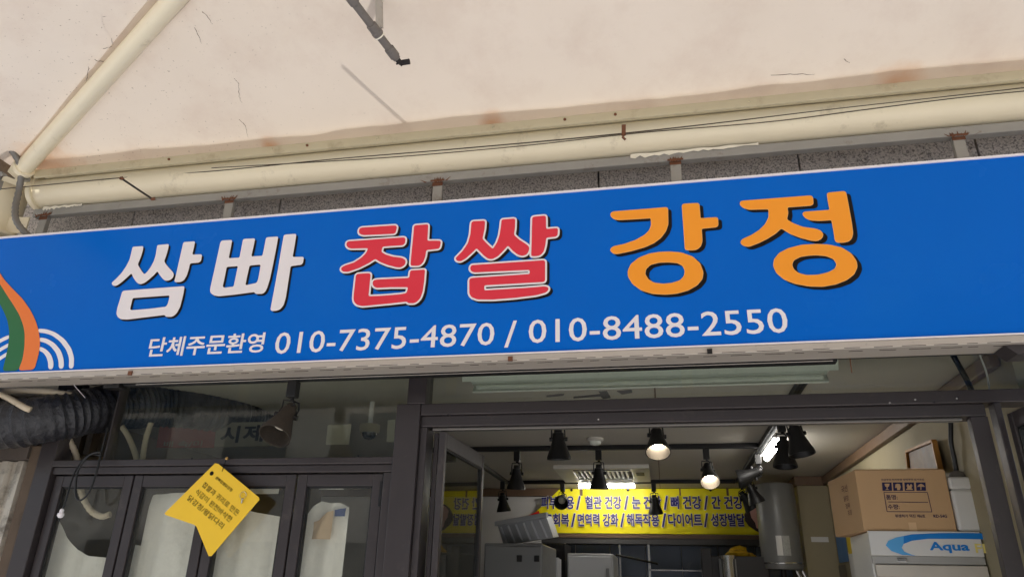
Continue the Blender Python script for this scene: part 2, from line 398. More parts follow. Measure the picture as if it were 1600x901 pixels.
facet('fabric_panel', (H0, (XR, EY, EZ), (XR, RY, H1.z), H1), 60, 16)
F0 = Vector((EX, 2 * RY - EY, EZ))
facet('fabric_panel', (F0, (XR, F0.y, EZ), (XR, RY, H1.z), H1), 30, 8)
mb = MB(); mb.quad(H0, H1, F0); mb.build('fabric_panel', FABRIC, can, fix=False)
STR = mat('dirt_strand', srgb(70, 58, 48), .9)
for pl in ([(160, -5), (163, 18), (166, 32), (171, 45), (179, 70)], [(80, 19), (88, 28), (92, 32), (103, 36), (107, 35)], [(125, 76), (140, 86), (152, 94), (163, 95)], [(139, 96), (140, 104), (138, 118), (137, 130)], [(197, 16), (201, 14), (198, 18)], [(152, 62), (158, 73), (168, 75), (176, 72)], [(368, 122), (374, 132), (375, 150), (379, 160)], [(306, 43), (312, 55), (316, 68)], [(70, 62), (85, 66), (92, 65)], [(1205, 117), (1240, 115), (1272, 116)], [(318, 18), (324, 24), (334, 38)], [(20, 22), (35, 26), (46, 22)], [(374, 186), (385, 196), (388, 214)], [(1317, 92), (1326, 97)], [(240, 20), (246, 14), (251, 11)]):
    q = [on_fabric(x, y) + Vector((0, -.004, -.006)) for x, y in pl]; q = catmull(q, 5); q = [p + Vector((random.uniform(-1, 1), random.uniform(-1, 1), 0)) * .0025 for p in q]
    MB().tube(q, [random.uniform(.0003, .0012) for _ in q], 5).build('dirt_strand', STR, can)
# second layer of fabric folded along the hem: uneven edge
mb = MB(); K = 130
for i in range(K + 1):
    x = EX + .12 + (XR - EX - .2) * i / K
    d = .060 + .005 * math.sin(i * .23) + .003 * math.sin(i * .71 + 1) + random.uniform(-.003, .003)
    for yy in (EY - .002, EY - d):
        mb.v.append(Vector((x, yy, EZ + (EY - yy) * SL - .010 - .012 * (yy < EY - .01))))
mb.f = [(2 * i, 2 * i + 2, 2 * i + 3, 2 * i + 1) for i in range(K)]
mb.build('hem_band', HEMF, can, smooth=True, fix=False)
mb = MB(); off = Vector((-.03, -.035, .0)); sdir = HD.normalized()
for i in range(41):
    p = H0 + HD * (tH * i / 40 * .98 + .03) + Vector((0, 0, -.012)); wv = .004 * math.sin(i * .9)
    mb.v += [p, p + off * (1 + wv * 6)]
mb.f = [(2 * i, 2 * i + 2, 2 * i + 3, 2 * i + 1) for i in range(40)]
mb.build('seam_strip', HEMF, can, smooth=True, fix=False)
nc = thing('sun_block_canopy', 'unseen cream fabric panel added past the left corner to keep sun off the column', 'canopy', (-5, 1, EZ))
MB().quad((EX - .002, EY + .3, EZ + .002), (EX - .002, F0.y, EZ + .002), (-6.5, F0.y, EZ + .6), (-6.5, EY + .3, EZ + .6)).build('fabric_panel', FABRIC, nc, fix=False)  # unseen panel added to block the sun from the column head
# clamping strip with bolt heads along the eave
CY = 2.338
STRIPC = mat('strip_paint', srgb(196, 186, 156), .5, var=.1, scale=5, dirt=.5, dirtcol=srgb(140, 120, 90), dscale=8, dlo=.55)
mb = MB().box((EX + .10, CY - .006, EZ - .045), (XR, CY + .006, EZ - .004)); mb.box((EX + .10, CY + .006, EZ - .012), (XR, CY + .06, EZ - .004))
mb.build('clamp_strip', STRIPC, can, bevel=.002)
for px, py in ((118, 267), (265, 253), (425, 241), (480, 236), (590, 226), (770, 209), (883, 198), (962, 190), (1172, 168), (1400, 144)):
    q = P(px, py, CY); MB().lathe([(.0, -.005), (.005, -.0045), (.006, 0), (.006, .003)], (q.x, CY - .007, EZ - .022), (0, 1, 0), 8).build('bolt', STRIPC if random.random() < .7 else RUST, can, smooth=True)
# unseen wire added above the fabric to cast the faint stripe through it
MB().tube([on_fabric(535, 106) + sd * .5, on_fabric(640, 212) + sd * .5], .0065, 8).build('shadow_wire', STEEL, can)

# ------------------------------------------------------------------ canopy pipes
PY_, PZ_, PR = 2.468, 3.296, .076
t = thing('canopy_beam', 'long cream painted steel pipe beam running above the blue sign', 'beam', (-2.75, PY_, PZ_))
x0 = -2.83
MB().tube([(x0, PY_, PZ_), (5, PY_, PZ_)], PR, 40).build('pipe', CREAM, t, smooth=True)
MB().tube([(x0 - .014, PY_, PZ_), (x0 + .012, PY_, PZ_)], PR + .014, 40).build('end_flange', CREAM, t, smooth=True, bevel=.003)
for k in range(4):
    a = math.pi / 4 + k * math.pi / 2
    MB().tube([(x0 - .03, PY_ + math.cos(a) * .055, PZ_ + math.sin(a) * .055), (x0 - .0145, PY_ + math.cos(a) * .055, PZ_ + math.sin(a) * .055)], .012, 6).build('flange_bolt', STEEL, t)
HP0 = P(38, 262, 2.30); HPD = (P(272, 0, 1.72) - HP0)
t = thing('hip_rafter', 'cream pipe rafter slanting up to the top left under the fabric', 'rafter', HP0)
HPU = HPD.normalized()
MB().tube([HP0, HP0 + HPD * 2.6], .037, 36).build('pipe', CREAM, t, smooth=True)
MB().tube([HP0 - HPU * .014, HP0 + HPU * .010], .047, 36).build('end_flange', CREAM, t, smooth=True, bevel=.003)
q = HP0 - HPU * .018
mb = MB().bar(q, q - HPU * .10 + Vector((0, .0, -.02)), .012, .09, (1, 1, .2)); mb.build('gusset_plate', CREAM, t, bevel=.002)
for k in (-1, 1):
    c0 = q - HPU * .045 + Vector((.03 * k, .03 * k, -.012)); MB().tube([c0, c0 + Vector((.0, -.03, -.02))], .013, 6).build('bolt', STEEL, t)
# left eave rail going towards the street
t = thing('side_eave_rail', 'weathered grey-brown eave rail at the far left edge above the pipes', 'rail', (EX, 2.2, 3.3))
MB().bar((EX - .02, 2.33, EZ - .02), (EX - .02, -1.7, EZ - .02), .05, .05).build('rail', mat('weathered', srgb(120, 104, 86), .8, var=.3, scale=20, dirt=.7, dscale=25), t)
MB().bar((EX - .075, 2.33, EZ - .05), (EX - .075, -1.7, EZ - .05), .045, .10).build('beam', STEEL, t)
# column under the corner
cx, cy = P(6, 320, 2.47).x, 2.47
t = thing('canopy_column', 'cream corner column with round flange plate beside the sign end', 'column', (cx, cy, 0))
MB().tube([(cx, cy, 3.08), (cx, cy, 3.36)], .088, 32).build('column_head', CREAM, t, smooth=True)
MB().tube([(cx, cy, 0), (cx, cy, 3.066)], .07, 32).build('shaft', mat('dark_column', srgb(70, 66, 64), .4, .3), t, smooth=True)
q = P(38, 338, 2.44)
MB().tube([(cx, cy, 3.068), (cx, cy, 3.082)], .135, 36).build('flange_plate', CREAM, t, smooth=True, bevel=.002)
MB().bar((cx + .07, cy - .02, 3.13), (x0 - .03, PY_, 3.13), .008, .085).build('bracket_plate', CREAM, t, bevel=.001)

# ------------------------------------------------------------------ steel frame carrying the sign
t = thing('sign_support_frame', 'grey square steel tube frame with short rusty posts carrying the sign', 'steel frame', (0, 2.5, 3.15))
gt = MB().box((P(66, 335, 2.5).x, 2.452, 3.166), (5, 2.486, 3.206)); rail = gt.build('top_rail', STEEL, t, bevel=.003)
for px, py in ((70, 345), (360, 320), (685, 290), (1055, 255), (1495, 215), (1960, 170)):
    x = P(px, py, 2.47).x
    po = MB().box((x - .021, 2.458, 2.35), (x + .021, 2.482, 3.1655)).build('post', STEEL, t, bevel=.003)
    mb = MB().box((x - .0225, 2.4565, 3.148 + random.uniform(-.004, .004)), (x + .0225, 2.4575, 3.1650)); mb.box((x - .030, 2.4505, 3.1662), (x + .031, 2.4518, 3.174))
    for k in range(14):
        a = random.gauss(0, .02); mb.prism([(x + a - .004, 2.4500 - .0001 * k, 3.163 + random.uniform(-.006, .004)), (x + a + .004, 2.4500 - .0001 * k, 3.165), (x + a * 1.5, 2.4500 - .0001 * k, 3.174 + random.uniform(.001, .014))], (0, .0015, 0))
    mb.build('rusty_weld', RUST, po)
for (xa, xb) in ((P(66, 330, 2.45).x, P(128, 322, 2.45).x), (P(985, 245, 2.45).x, P(1185, 225, 2.45).x)):
    nn = 26; mb = MB()
    top = [Vector((xa + (xb - xa) * i / nn, 2.4480, 3.210 + .002 * math.sin(i))) for i in range(nn + 1)]
    bot = [Vector((p.x, 2.4480, 3.210 - .006 - random.uniform(.002, .018) * (1 - i / nn * .7))) for i, p in enumerate(top)]
    for i in range(nn): mb.quad(top[i], top[i + 1], bot[i + 1], bot[i])
    mb.build('peeling_paint', PAINTFLAKE, t, fix=False)

# ------------------------------------------------------------------ wire, twig, conduits on the beam
def wire(name, pts, r, m, label, cat, seg=6, n=8, group=None, parent=None, ribs=False):
    q = catmull(pts, n)
    if ribs:
        L = []; 
        for i in range(len(q) - 1):
            k = max(1, int((q[i + 1] - q[i]).length / (r * .55)))
            L += [q[i].lerp(q[i + 1], j / k) for j in range(k)]
        q = L + [q[-1]]; rr = [r * (1.06 if i % 2 else .9) for i in range(len(q))]
    else: rr = r
    mb = MB().tube(q, rr, seg)
    if parent is not None: return mb.build(name, m, parent, smooth=True)
    return mb.build(name, m, loc=q[0], smooth=True, label=label, cat=cat, group=group)
WIREM = mat('dark_wire', srgb(62, 52, 42), .8)
wy = PY_ - PR - .003
pts = [P(-30, 298, 2.34), P(60, 290, 2.345)] + [Vector((P(px, py, wy).x, wy + .004, P(px, py, wy).z)) for px, py in ((190, 277), (340, 266), (520, 248), (700, 233), (900, 215), (1090, 195), (1300, 170), (1480, 150), (1640, 132))]
wire('tie_wire', pts, .0022, WIREM, 'thin dark wire stretched along the upper side of the cream pipe beam', 'wire')
pts = [Vector((P(px, py, wy).x, wy + .003, P(px, py, wy).z)) for px, py in ((330, 262), (470, 254), (640, 243), (830, 226), (1000, 207), (1200, 190), (1350, 171), (1500, 152), (1640, 138))]
wire('loose_wire', pts, .0018, WIREM, 'second loose wire sagging just below the tie wire on the pipe beam', 'wire')
tw = thing('hooked_rod', 'short dark rusty rod leaning across the cream pipe beam near its left end', 'rod', P(240, 312, 2.37))
a, b2 = P(190, 279, 2.335), P(238, 311, 2.37)
MB().tube([a, b2], .0045, 8).build('rod', mat('rod_dark', srgb(48, 40, 34), .8), tw, smooth=True)
for q, nm in ((a, 'rust_knob'), (b2, 'rust_clump')):
    mb = MB()
    for k in range(9):
        d = Vector((random.uniform(-1, 1), random.uniform(-.4, .4), random.uniform(-.7, .7))) * .014; mb.tube([q + d * .3, q + d + Vector((.004, 0, .003))], [.006, .002], 6)
    mb.build(nm, RUST, tw, smooth=True)
hk = P(975, 205, 2.345)
mb = MB().bar(hk + Vector((0, 0, .03)), hk + Vector((-.002, .0, -.02)), .016, .004, (0, 1, 0)); mb.tube([hk + Vector((0, -.003, -.018)), hk + Vector((-.006, -.006, -.032)), hk + Vector((.004, -.003, -.042))], .005, 6)
mb.build('wire_clip', RUST, loc=hk, label='small rusty clip holding the wire to the middle of the cream pipe', cat='clip')
pts = [P(-12, 190, 2.15), P(14, 228, 2.2), P(33, 262, 2.28), P(30, 295, 2.33), P(24, 325, 2.33), P(27, 348, 2.33), P(48, 372, 2.36), P(70, 395, 2.42)]
wire('flexible_conduit', pts, .014, CONDUIT, 'grey ribbed flexible conduit curving down from the corner behind the sign', 'conduit', seg=12, ribs=True)
# pipe hanging from above
t = thing('hanging_pipe', 'grey jointed pipe hanging from the canopy with a broken nozzle end', 'pipe', P(628, 100, 1.9))
A, B = P(535, -20, 1.62), P(620, 92, 1.9); dd = (B - A)
GP = mat('grey_pvc', srgb(112, 106, 100), .55, var=.15, scale=25, dirt=.5, dscale=40)
MB().tube([A - dd * 1.2, B], .0145, 18).build('pipe', GP, t, smooth=True)
for f0, f1, r in ((.12, .22, .018), (.50, .66, .0185), (.60, .64, .0205), (.84, .97, .0185)):
    MB().tube([A + dd * f0, A + dd * f1], r, 18).build('coupling', GP, t, smooth=True, bevel=.002)
MB().tube([A + dd * .652, A + dd * .668], .0192, 18).build('white_ring', PAINTFLAKE, t, smooth=True)
mb = MB(); mb.tube([B, B + dd.normalized() * .02 + Vector((.004, 0, -.004))], [.011, .008], 10); mb.tube([B + dd.normalized() * .02, B + dd.normalized() * .022 + Vector((.035, 0, .004))], .010, 8)
for k in range(7):
    d = Vector((random.uniform(-1, 1), random.uniform(-1, 1), random.uniform(-1, .3))) * .012; mb.tube([B + dd.normalized() * .016, B + dd.normalized() * .018 + d], [.006, .003], 6)
mb.build('nozzle', mat('burnt', srgb(36, 32, 30), .8), t)
C0, C1 = P(592, -25, 1.78), P(593, 44, 1.845)
MB().tube([C0 + (C0 - C1) * 2, C1], .0135, 16).build('branch_pipe', mat('pale_pvc', srgb(176, 168, 156), .5, dirt=.5, dscale=40), t, smooth=True)

# ================================================================== the sign
SY = 2.30; SZ0, SZ1 = 2.35, 2.968; SXL, SXR = -3.25, 2.2
sign = thing('shop_sign', 'long blue shop sign with white, red and orange Korean lettering and phone numbers', 'sign', (0, SY, SZ0))
pan = MB().box((SXL, SY, SZ0), (SXR, SY + .14, SZ1)).build('panel', BLUE, sign)
MB().box((SXL - .004, SY - .006, SZ1 + .0005), (SXR + .004, SY + .145, SZ1 + .008)).build('top_trim', LWHITE, sign)
MB().box((SXL - .004, SY - .008, SZ0 - .005), (SXR + .004, SY + .006, SZ0 - .0005)).build('white_edge', LWHITE, sign)
MB().box((SXL - .004, SY - .004, SZ0 - .030), (SXR + .004, SY + .10, SZ0 - .0052)).build('bottom_trim', ALU, sign, bevel=.003)
mb = MB()
x = SXL
while x < SXR - .1:                                  # pressed slots along the lower lip
    l = random.uniform(.03, .075); mb.box((x, SY - .0048, SZ0 - .0278), (x + l, SY - .0036, SZ0 - .0262))
    mb.box((x + l * .4, SY + .02, SZ0 - .0312), (x + l * 1.3, SY + .022, SZ0 - .0298)); x += l + random.uniform(.02, .05)
mb.build('slots', mat('slot_dirt', srgb(60, 52, 46), .9), sign, kind='stuff')
for px, py, mm in ((205, 574, RUST), (797, 571, RUST), (1109, 550, BLACK)):
    q = P(px, py, SY - .008); MB().box((q.x - .008, SY - .010, SZ0 - .03), (q.x + .008, SY - .004, SZ0 - .014)).build('screw_plate', mm, sign)
L0 = SY - .0012
def glyph(comps, ox, oy, s, fillm, borderm=None, border=0, sh=.0095):
    first = None
    for i, loops in enumerate(comps):
        lp = [crop_loop(q, ox, oy, s, SY) for q in loops]
        base = fill2d(lp); dy = i * .00012
        o = sheet('letter', base, L0 - .0022 - dy, fillm, sign)
        grown = fill2d(lp, border) if border else base
        if border: sheet('letter_border', grown, L0 - .0015 - dy, borderm, o)
        sheet('letter_shadow', grown, L0 - .0004 - dy * .5, LBLACK, o, sh, -sh * .85)
SSAM = [[[(292,155),(390,150),(386,185),(372,235),(355,280),(337,322),(350,345),(375,385),(400,415),(430,385),(465,335),(490,285),(505,235),(520,140),(628,130),(625,165),(610,220),(585,292),(605,325),(640,365),(668,395),(676,420),(665,450),(635,470),(600,476),(575,460),(550,430),(520,385),(490,420),(440,465),(400,495),(365,507),(340,500),(318,478),(295,445),(278,405),(240,440),(190,485),(140,520),(110,523),(92,505),(95,490),(140,450),(190,395),(230,335),(258,280),(272,230),(285,170)]],
 [[(770,112),(868,105),(874,115),(862,170),(848,230),(930,226),(940,235),(930,290),(910,305),(828,312),(815,370),(795,430),(770,470),(735,488),(690,488),(680,478),(695,420),(720,310),(745,200),(762,125)]],
 [[(205,567),(765,525),(776,532),(765,600),(735,720),(705,775),(680,800),(655,812),(600,812),(590,795),(400,818),(240,838),(180,835),(150,815),(137,785),(145,730),(170,650),(190,580)],[(290,637),(636,612),(628,660),(615,700),(598,718),(430,738),(280,750),(265,742),(275,700)]]]
PPA = [[[(165,157),(255,152),(260,160),(250,220),(228,323),(330,318),(345,240),(362,150),(375,142),(470,137),(475,145),(465,200),(440,307),(545,300),(560,230),(578,135),(590,127),(685,120),(692,128),(680,200),(645,380),(615,520),(590,600),(570,640),(545,657),(480,658),(470,640),(300,663),(140,680),(90,672),(60,650),(53,625),(60,585),(95,430),(130,270),(150,175)],[(210,405),(315,397),(300,470),(275,588),(190,600),(172,590),(190,510)],[(425,392),(528,383),(520,440),(505,520),(490,555),(385,577),(400,500)]],
 [[(760,102),(855,95),(862,105),(850,190),(828,312),(925,310),(933,320),(925,370),(910,385),(810,398),(790,530),(765,690),(745,760),(715,800),(680,815),(635,818),(620,805),(640,700),(690,430),(725,220),(745,110)]]]
CHAP = [[[(240,97),(560,75),(575,90),(562,145),(545,155),(260,168),(225,155),(217,135),(222,110)]],
 [[(120,225),(640,188),(655,200),(650,245),(630,262),(440,275),(428,325),(470,350),(540,370),(620,380),(650,395),(658,420),(645,450),(610,470),(570,468),(490,448),(420,420),(372,390),(310,430),(220,475),(120,510),(70,510),(50,490),(55,470),(90,450),(170,425),(240,380),(285,335),(305,290),(140,293),(110,280),(100,255),(105,235)]],
 [[(745,75),(860,67),(868,78),(860,220),(975,220),(987,232),(978,280),(965,295),(850,308),(840,370),(822,420),(795,448),(765,455),(710,455),(702,440),(710,350),(725,200),(735,85)]],
 [[(205,530),(315,524),(328,535),(318,640),(308,740),(440,735),(600,722),(665,710),(680,655),(520,655),(385,662),(355,645),(345,620),(355,590),(390,583),(690,568),(700,500),(830,490),(838,500),(830,600),(815,700),(795,755),(765,790),(735,805),(680,805),(668,790),(500,808),(250,832),(200,820),(175,795),(167,760),(175,680),(190,545)]]]
SSAL = [[[(205,98),(310,92),(320,102),(315,170),(295,262),(340,310),(392,357),(430,300),(455,230),(468,150),(475,82),(592,72),(602,82),(600,160),(590,225),(640,270),(710,315),(735,340),(730,375),(710,410),(670,423),(630,412),(580,375),(535,325),(490,375),(440,425),(390,452),(350,450),(310,420),(240,350),(200,390),(140,445),(90,473),(55,468),(43,445),(55,430),(110,375),(160,300),(182,220),(192,110)]],
 [[(775,55),(878,45),(890,55),(892,170),(995,162),(1003,175),(1000,225),(985,242),(893,252),(885,320),(868,385),(835,418),(800,425),(758,425),(752,415),(757,250),(762,65)]],
 [[(200,508),(870,463),(883,475),(882,655),(868,666),(312,698),(312,745),(700,722),(880,707),(910,715),(915,740),(890,765),(800,790),(600,815),(400,830),(250,830),(195,810),(172,775),(172,650),(180,635),(200,628),(740,592),(738,553),(215,577),(185,560),(180,535),(188,515)]]]
GANG = [[[(100,120),(570,82),(582,92),(585,230),(565,290),(520,350),(460,395),(380,430),(260,465),(140,490),(105,488),(80,465),(80,445),(105,425),(200,405),(300,370),(380,325),(420,285),(438,240),(435,175),(290,185),(150,192),(110,185),(82,160),(80,135)]],
 [[(720,52),(845,45),(858,55),(868,180),(1010,170),(1022,180),(1025,240),(1010,255),(878,268),(885,380),(870,425),(840,450),(800,458),(745,456),(735,445),(722,260),(708,65)]],
 [[(600,472),(700,480),(800,515),(865,575),(893,650),(885,710),(840,765),(760,810),(660,838),(560,846),(450,840),(350,810),(275,755),(235,690),(232,640),(260,580),(330,525),(420,490),(510,475)],[(590,563),(670,570),(715,595),(735,640),(725,690),(690,725),(620,747),(540,755),(460,745),(410,715),(382,670),(388,625),(430,585),(510,565)]]]
JEONG = [[[(50,107),(635,62),(652,72),(658,130),(640,145),(435,160),(443,210),(430,265),(490,300),(570,330),(680,345),(720,360),(742,390),(730,425),(690,447),(640,443),(550,420),(460,385),(385,338),(340,380),(270,425),(190,465),(110,495),(75,492),(45,475),(40,450),(60,430),(130,400),(200,355),(250,305),(280,245),(278,175),(110,180),(60,165),(35,140),(35,118)]],
 [[(785,38),(915,25),(935,32),(955,130),(985,300),(995,380),(985,425),(960,450),(915,460),(860,460),(845,445),(830,350),(815,268),(720,275),(640,272),(595,255),(572,230),(570,210),(585,200),(800,185),(785,110),(776,50)]],
 [[(680,475),(790,480),(900,505),(980,555),(1025,620),(1032,670),(1005,730),(940,780),(850,815),(740,835),(620,832),(500,810),(410,775),(345,720),(318,660),(325,605),(370,550),(450,510),(560,482)],[(690,567),(770,575),(830,600),(860,645),(845,685),(790,715),(700,737),(600,740),(530,722),(490,690),(475,650),(490,610),(550,580),(620,570)]]]
glyph(SSAM, 160, 360, 6.006, LWHITE, sh=.0085)
glyph(PPA, 320, 350, 6.006, LWHITE, sh=.0085)
glyph(CHAP, 525, 340, 6.006, LRED, LWHITE, .0068, .0092)
glyph(SSAL, 705, 330, 6.006, LRED, LWHITE, .0068, .0092)
glyph(GANG, 940, 310, 5.632, LORANGE, LPEACH, .0012, .0118)
glyph(JEONG, 1150, 295, 5.46, LORANGE, LPEACH, .0012, .0128)
# swoosh of the emblem at the left end
def print2(name, pts, m, lay, lim=4):
    sheet(name, fill2d([crop_loop(pts, 0, 410, 5.008, SY, lim)]), L0 - lay, m, sign)
print2('stripe', [(-150,-60),(-60,10),(0,78),(40,140),(110,215),(180,285),(240,370),(280,450),(305,530),(318,620),(310,700),(273,838),(146,846),(180,760),(195,660),(198,560),(185,490),(155,410),(110,335),(60,260),(0,165),(-80,70),(-150,10)], SORANGE, .0012)
print2('stripe', [(-150,12),(-80,72),(0,167),(60,262),(110,337),(155,412),(185,492),(197,560),(194,660),(179,760),(145,846),(22,850),(55,710),(72,620),(75,530),(60,450),(35,390),(0,320),(-80,230),(-150,170)], SGREEN, .0010)
print2('arc', [(300,517),(370,522),(440,548),(510,600),(560,670),(583,745),(578,828),(540,830),(545,750),(520,680),(470,615),(410,570),(350,552),(300,548)], LWHITE, .0006)
print2('arc', [(310,585),(370,595),(430,630),(480,690),(502,760),(500,830),(462,832),(462,770),(440,705),(395,650),(350,625),(310,618)], LWHITE, .0006)
print2('arc', [(310,655),(360,675),(400,715),(422,775),(418,834),(380,836),(380,780),(362,730),(335,700),(310,692)], LWHITE, .0006)
for y0, y1 in ((598, 563), (668, 625), (735, 688)):
    print2('arc', [(-90, y0 + 75), (0, y0), (80, y1), (80, y1 + 29), (0, y0 + 31), (-90, y0 + 110)], LWHITE, .0006)
def sign_text(name, body, pl, pr, h, bold, sp=1.0):
    a, b = P(*pl, SY), P(*pr, SY); zc = (a.z + b.z) / 2; a.z = b.z = zc
    text(name, body, a, b - a, Vector((0, 0, h)), LWHITE, sign, bold, .0016, sp)
sign_text('slogan', '단체주문환영', (229, 560), (411, 548), .079, .018)
sign_text('phone_number', '010-7375-4870', (428, 553), (772, 539), .084, .006, 1.02)
sign_text('slash', '/', (788, 544), (807, 541), .098, .006)
sign_text('phone_number', '010-8488-2550', (826, 535), (1233, 521), .086, .006, 1.02)

# ================================================================== shopfront
FY = 2.60
sf = thing('shopfront', 'dark bronze metal shopfront with transom windows and folding glass doors', 'shopfront', (0, FY, 0))
GREYTRACK = mat('track_grey', srgb(120, 115, 110), .35, .6)
def fr(name, a, b, dy=0, depth=.09, m=FRAME, bev=.003): return MB().box((a[0], FY + dy, a[1]), (b[0], FY + dy + depth, b[1])).build(name, m, sf, bevel=bev)
ZT = 2.405
fr('post', (-2.575, 0), (-2.495, ZT), .002)                        # far left
fr('post', (-.990, 0), (-.893, 2.2565), -.004)                     # middle, lower
fr('post', (-.951, 2.2575), (-.876, ZT), -.002)                    # middle, upper
fr('jamb', (-1.026, 0), (-.9905, 1.999), .012)
fr('transom_bar', (-2.4945, 2.030), (-.9905, 2.056))
fr('transom_bar', (-2.4945, 2.0005), (-.9905, 2.0295), .012)
fr('top_rail', (-2.4945, ZT + .0005), (1.6, ZT + .04), .01)
fr('header', (-.8925, 2.212), (1.70, 2.2565))
fr('header', (-.8925, 2.1695), (1.085, 2.2115), .014)
fr('door_track', (-.85, 2.158), (1.015, 2.169), .03, .03, GREYTRACK)
fr('jamb', (-.8925, 0), (-.866, 2.169), .014)
fr('post', (1.034, 0), (1.088, 2.169), .016, .035)
fr('post', (1.108, 0), (1.128, 2.2115), -.002, .05)
fr('edge_bead', (-2.276, 2.0565), (-2.268, ZT), .02, .05)
def pane(name, x0, x1, z0, z1, y, m=GLASS): return MB().box((x0, y, z0), (x1, y + .006, z1)).build(name, m, sf)
pane('transom_glass', -2.268, -.9515, 2.0565, ZT, FY + .045)
pane('transom_glass', -.8755, 1.60, 2.257, ZT, FY + .045)
def leaf(A, B, z0, z1, st=.04, top=.045, th=.038, m=GLASSD, hinge=None):
    A, B = Vector((*A, 0)), Vector((*B, 0)); d = (B - A); Lw = d.length; d.normalize(); nrm = Vector((-d.y, d.x, 0))
    Mx = Matrix(((d.x, nrm.x, 0), (d.y, nrm.y, 0), (0, 0, 1)))
    def bx(mb, u0, u1, zz0, zz1, t0=-.5, t1=.5):
        t = MB().box((u0, th * t0, zz0), (u1, th * t1, zz1)); k = len(mb.v); mb.v += [Mx @ v + A for v in t.v]; mb.f += [tuple(i + k for i in f) for f in t.f]; return mb
    mb = MB(); bx(mb, 0, st, z0, z1); bx(mb, Lw - st, Lw, z0, z1); bx(mb, st + .0002, Lw - st - .0002, z1 - top, z1 - .0003, -.48, .48); bx(mb, st + .0002, Lw - st - .0002, z0 + .0003, z0 + .12, -.48, .48)
    o = mb.build('door_leaf', FRAME, sf, bevel=.0025)
    g = MB(); bx(g, st - .004, Lw - st + .004, z0 + .115, z1 - top + .004, -.08, .08); g.build('glass_pane', m, o)
    gk = MB()
    for u0, u1, a, b in ((st, st + .006, z0 + .12, z1 - top), (Lw - st - .006, Lw - st, z0 + .12, z1 - top), (st, Lw - st, z1 - top - .006, z1 - top)): bx(gk, u0, u1, a, b, -.3, .3)
    gk.build('gasket', GASKET, o)
    if hinge is not None:
        for hz in (z1 - .12, z1 - .9, z0 + .3):
            h = A + d * (0 if hinge == 0 else Lw) - nrm * (th / 2 + .004); MB().tube([h + Vector((0, 0, hz)), h + Vector((0, 0, hz + .09))], .008, 10).build('hinge', BLACK, o, smooth=True)
    return o
edges = [-2.490, -2.112, -1.747, -1.387, -1.028]
for i in range(4): leaf((edges[i] + .004, FY + .045), (edges[i + 1] - .004, FY + .045), .02, 1.996, hinge=1 if i in (1, 3) else None)
LA, LB = PZ(692, 671, 2.152), PZ(764, 711, 2.152)
MB().box((-.850, 2.66, .02), (-.832, 2.74, 2.155)).build('hinge_post', FRAME, sf, bevel=.002)
leaf((-.806, 2.62), (-.779, 3.16), .02, 2.152, .028, .06, .024, DOORGLASS)
leaf((1.145, 2.575), (1.165, 2.02), .02, 2.165, .03, .05, .036, GLASS)
# small lock box on the open leaf
q = Vector((LA.x + .045, LA.y + .06, 1.60))

# corrugated cladding at the far left
cl = thing('metal_cladding', 'old corrugated metal cladding left of the shopfront below the black duct', 'cladding', (-2.9, 2.62, 0))
CLAD = mat('galvanised_old', srgb(206, 196, 180), .4, .45, var=.2, scale=12, dirt=.7, dirtcol=srgb(72, 60, 50), dscale=8, dlo=.5)
x = -2.63; k = 0
while x > -4:
    d = .0 if k % 2 else .022; wdt = .030
    mb = MB(); mb.quad((x, FY + .03 + d, 0), (x - wdt, FY + .03 + d, 0), (x - wdt, FY + .03 + d, 2.06), (x, FY + .03 + d, 2.06))
    d2 = .022 - d; mb.quad((x - wdt, FY + .03 + d, 0), (x - wdt - .01, FY + .03 + d2, 0), (x - wdt - .01, FY + .03 + d2, 2.06), (x - wdt, FY + .03 + d, 2.06))
    mb.build('metal_rib', CLAD, cl, fix=False); x -= wdt + .01; k += 1
MB().box((-2.63, FY + .01, 0), (-2.58, FY + .08, 2.12)).build('corner_trim', mat('brown_post', srgb(92, 76, 60), .7, var=.3, scale=15, dirt=.6), cl, bevel=.003)
MB().box((-4.2, FY + .0, 2.064), (-2.632, FY + .10, 2.13)).build('top_board', mat('brown_board', srgb(84, 74, 66), .8, var=.3, scale=10, dirt=.5), cl)
MB().box((-4.2, 2.98, 2.14), (-2.58, 3.0, 2.44)).build('inner_board', mat('inner_brown', srgb(96, 84, 72), .8, var=.3, scale=5), cl)
for xx in (-2.86, -2.72, -2.66): MB().box((xx, 2.93, 2.14), (xx + .03, 2.979, 2.44)).build('batten', mat('brown_post', srgb(92, 76, 60), .7), cl)

# black ribbed exhaust duct
path = catmull([P(-120, 672, 2.42), P(-40, 668, 2.44), P(60, 656, 2.50), P(130, 643, 2.62), P(190, 636, 2.80), P(250, 634, 2.98), P(320, 640, 3.14), P(385, 650, 3.40), P(425, 656, 3.9), P(440, 656, 4.6)], 26)
L = []
for i in range(len(path) - 1):
    kk = max(1, int((path[i + 1] - path[i]).length / .0055)); L += [path[i].lerp(path[i + 1], j / kk) for j in range(kk)]
rr = []
for i in range(len(L)):
    ph = (i * .0055) / .023 * 2 * math.pi; rr.append(.098 - .010 * (abs(math.sin(ph / 2)) ** .7) + .007 + random.uniform(-.0007, .0007))
mb = MB().tube(L, rr, 40, True)
for i, v in enumerate(mb.v): mb.v[i] = v + Vector((random.uniform(-1, 1), random.uniform(-1, 1), random.uniform(-1, 1))) * .0008
mb.build('exhaust_duct', DUCT, loc=P(-40, 668, 2.44), smooth=True, label='thick black ribbed exhaust duct running from the left edge into the shop', cat='duct')
wire('drain_hose', [P(-30, 614, 2.45), P(20, 610, 2.46), P(70, 611, 2.48), P(105, 616, 2.52), P(130, 620, 2.58)], .0135, HOSE, 'upper beige hose lying over the black duct under the sign', 'hose', 12, ribs=True)
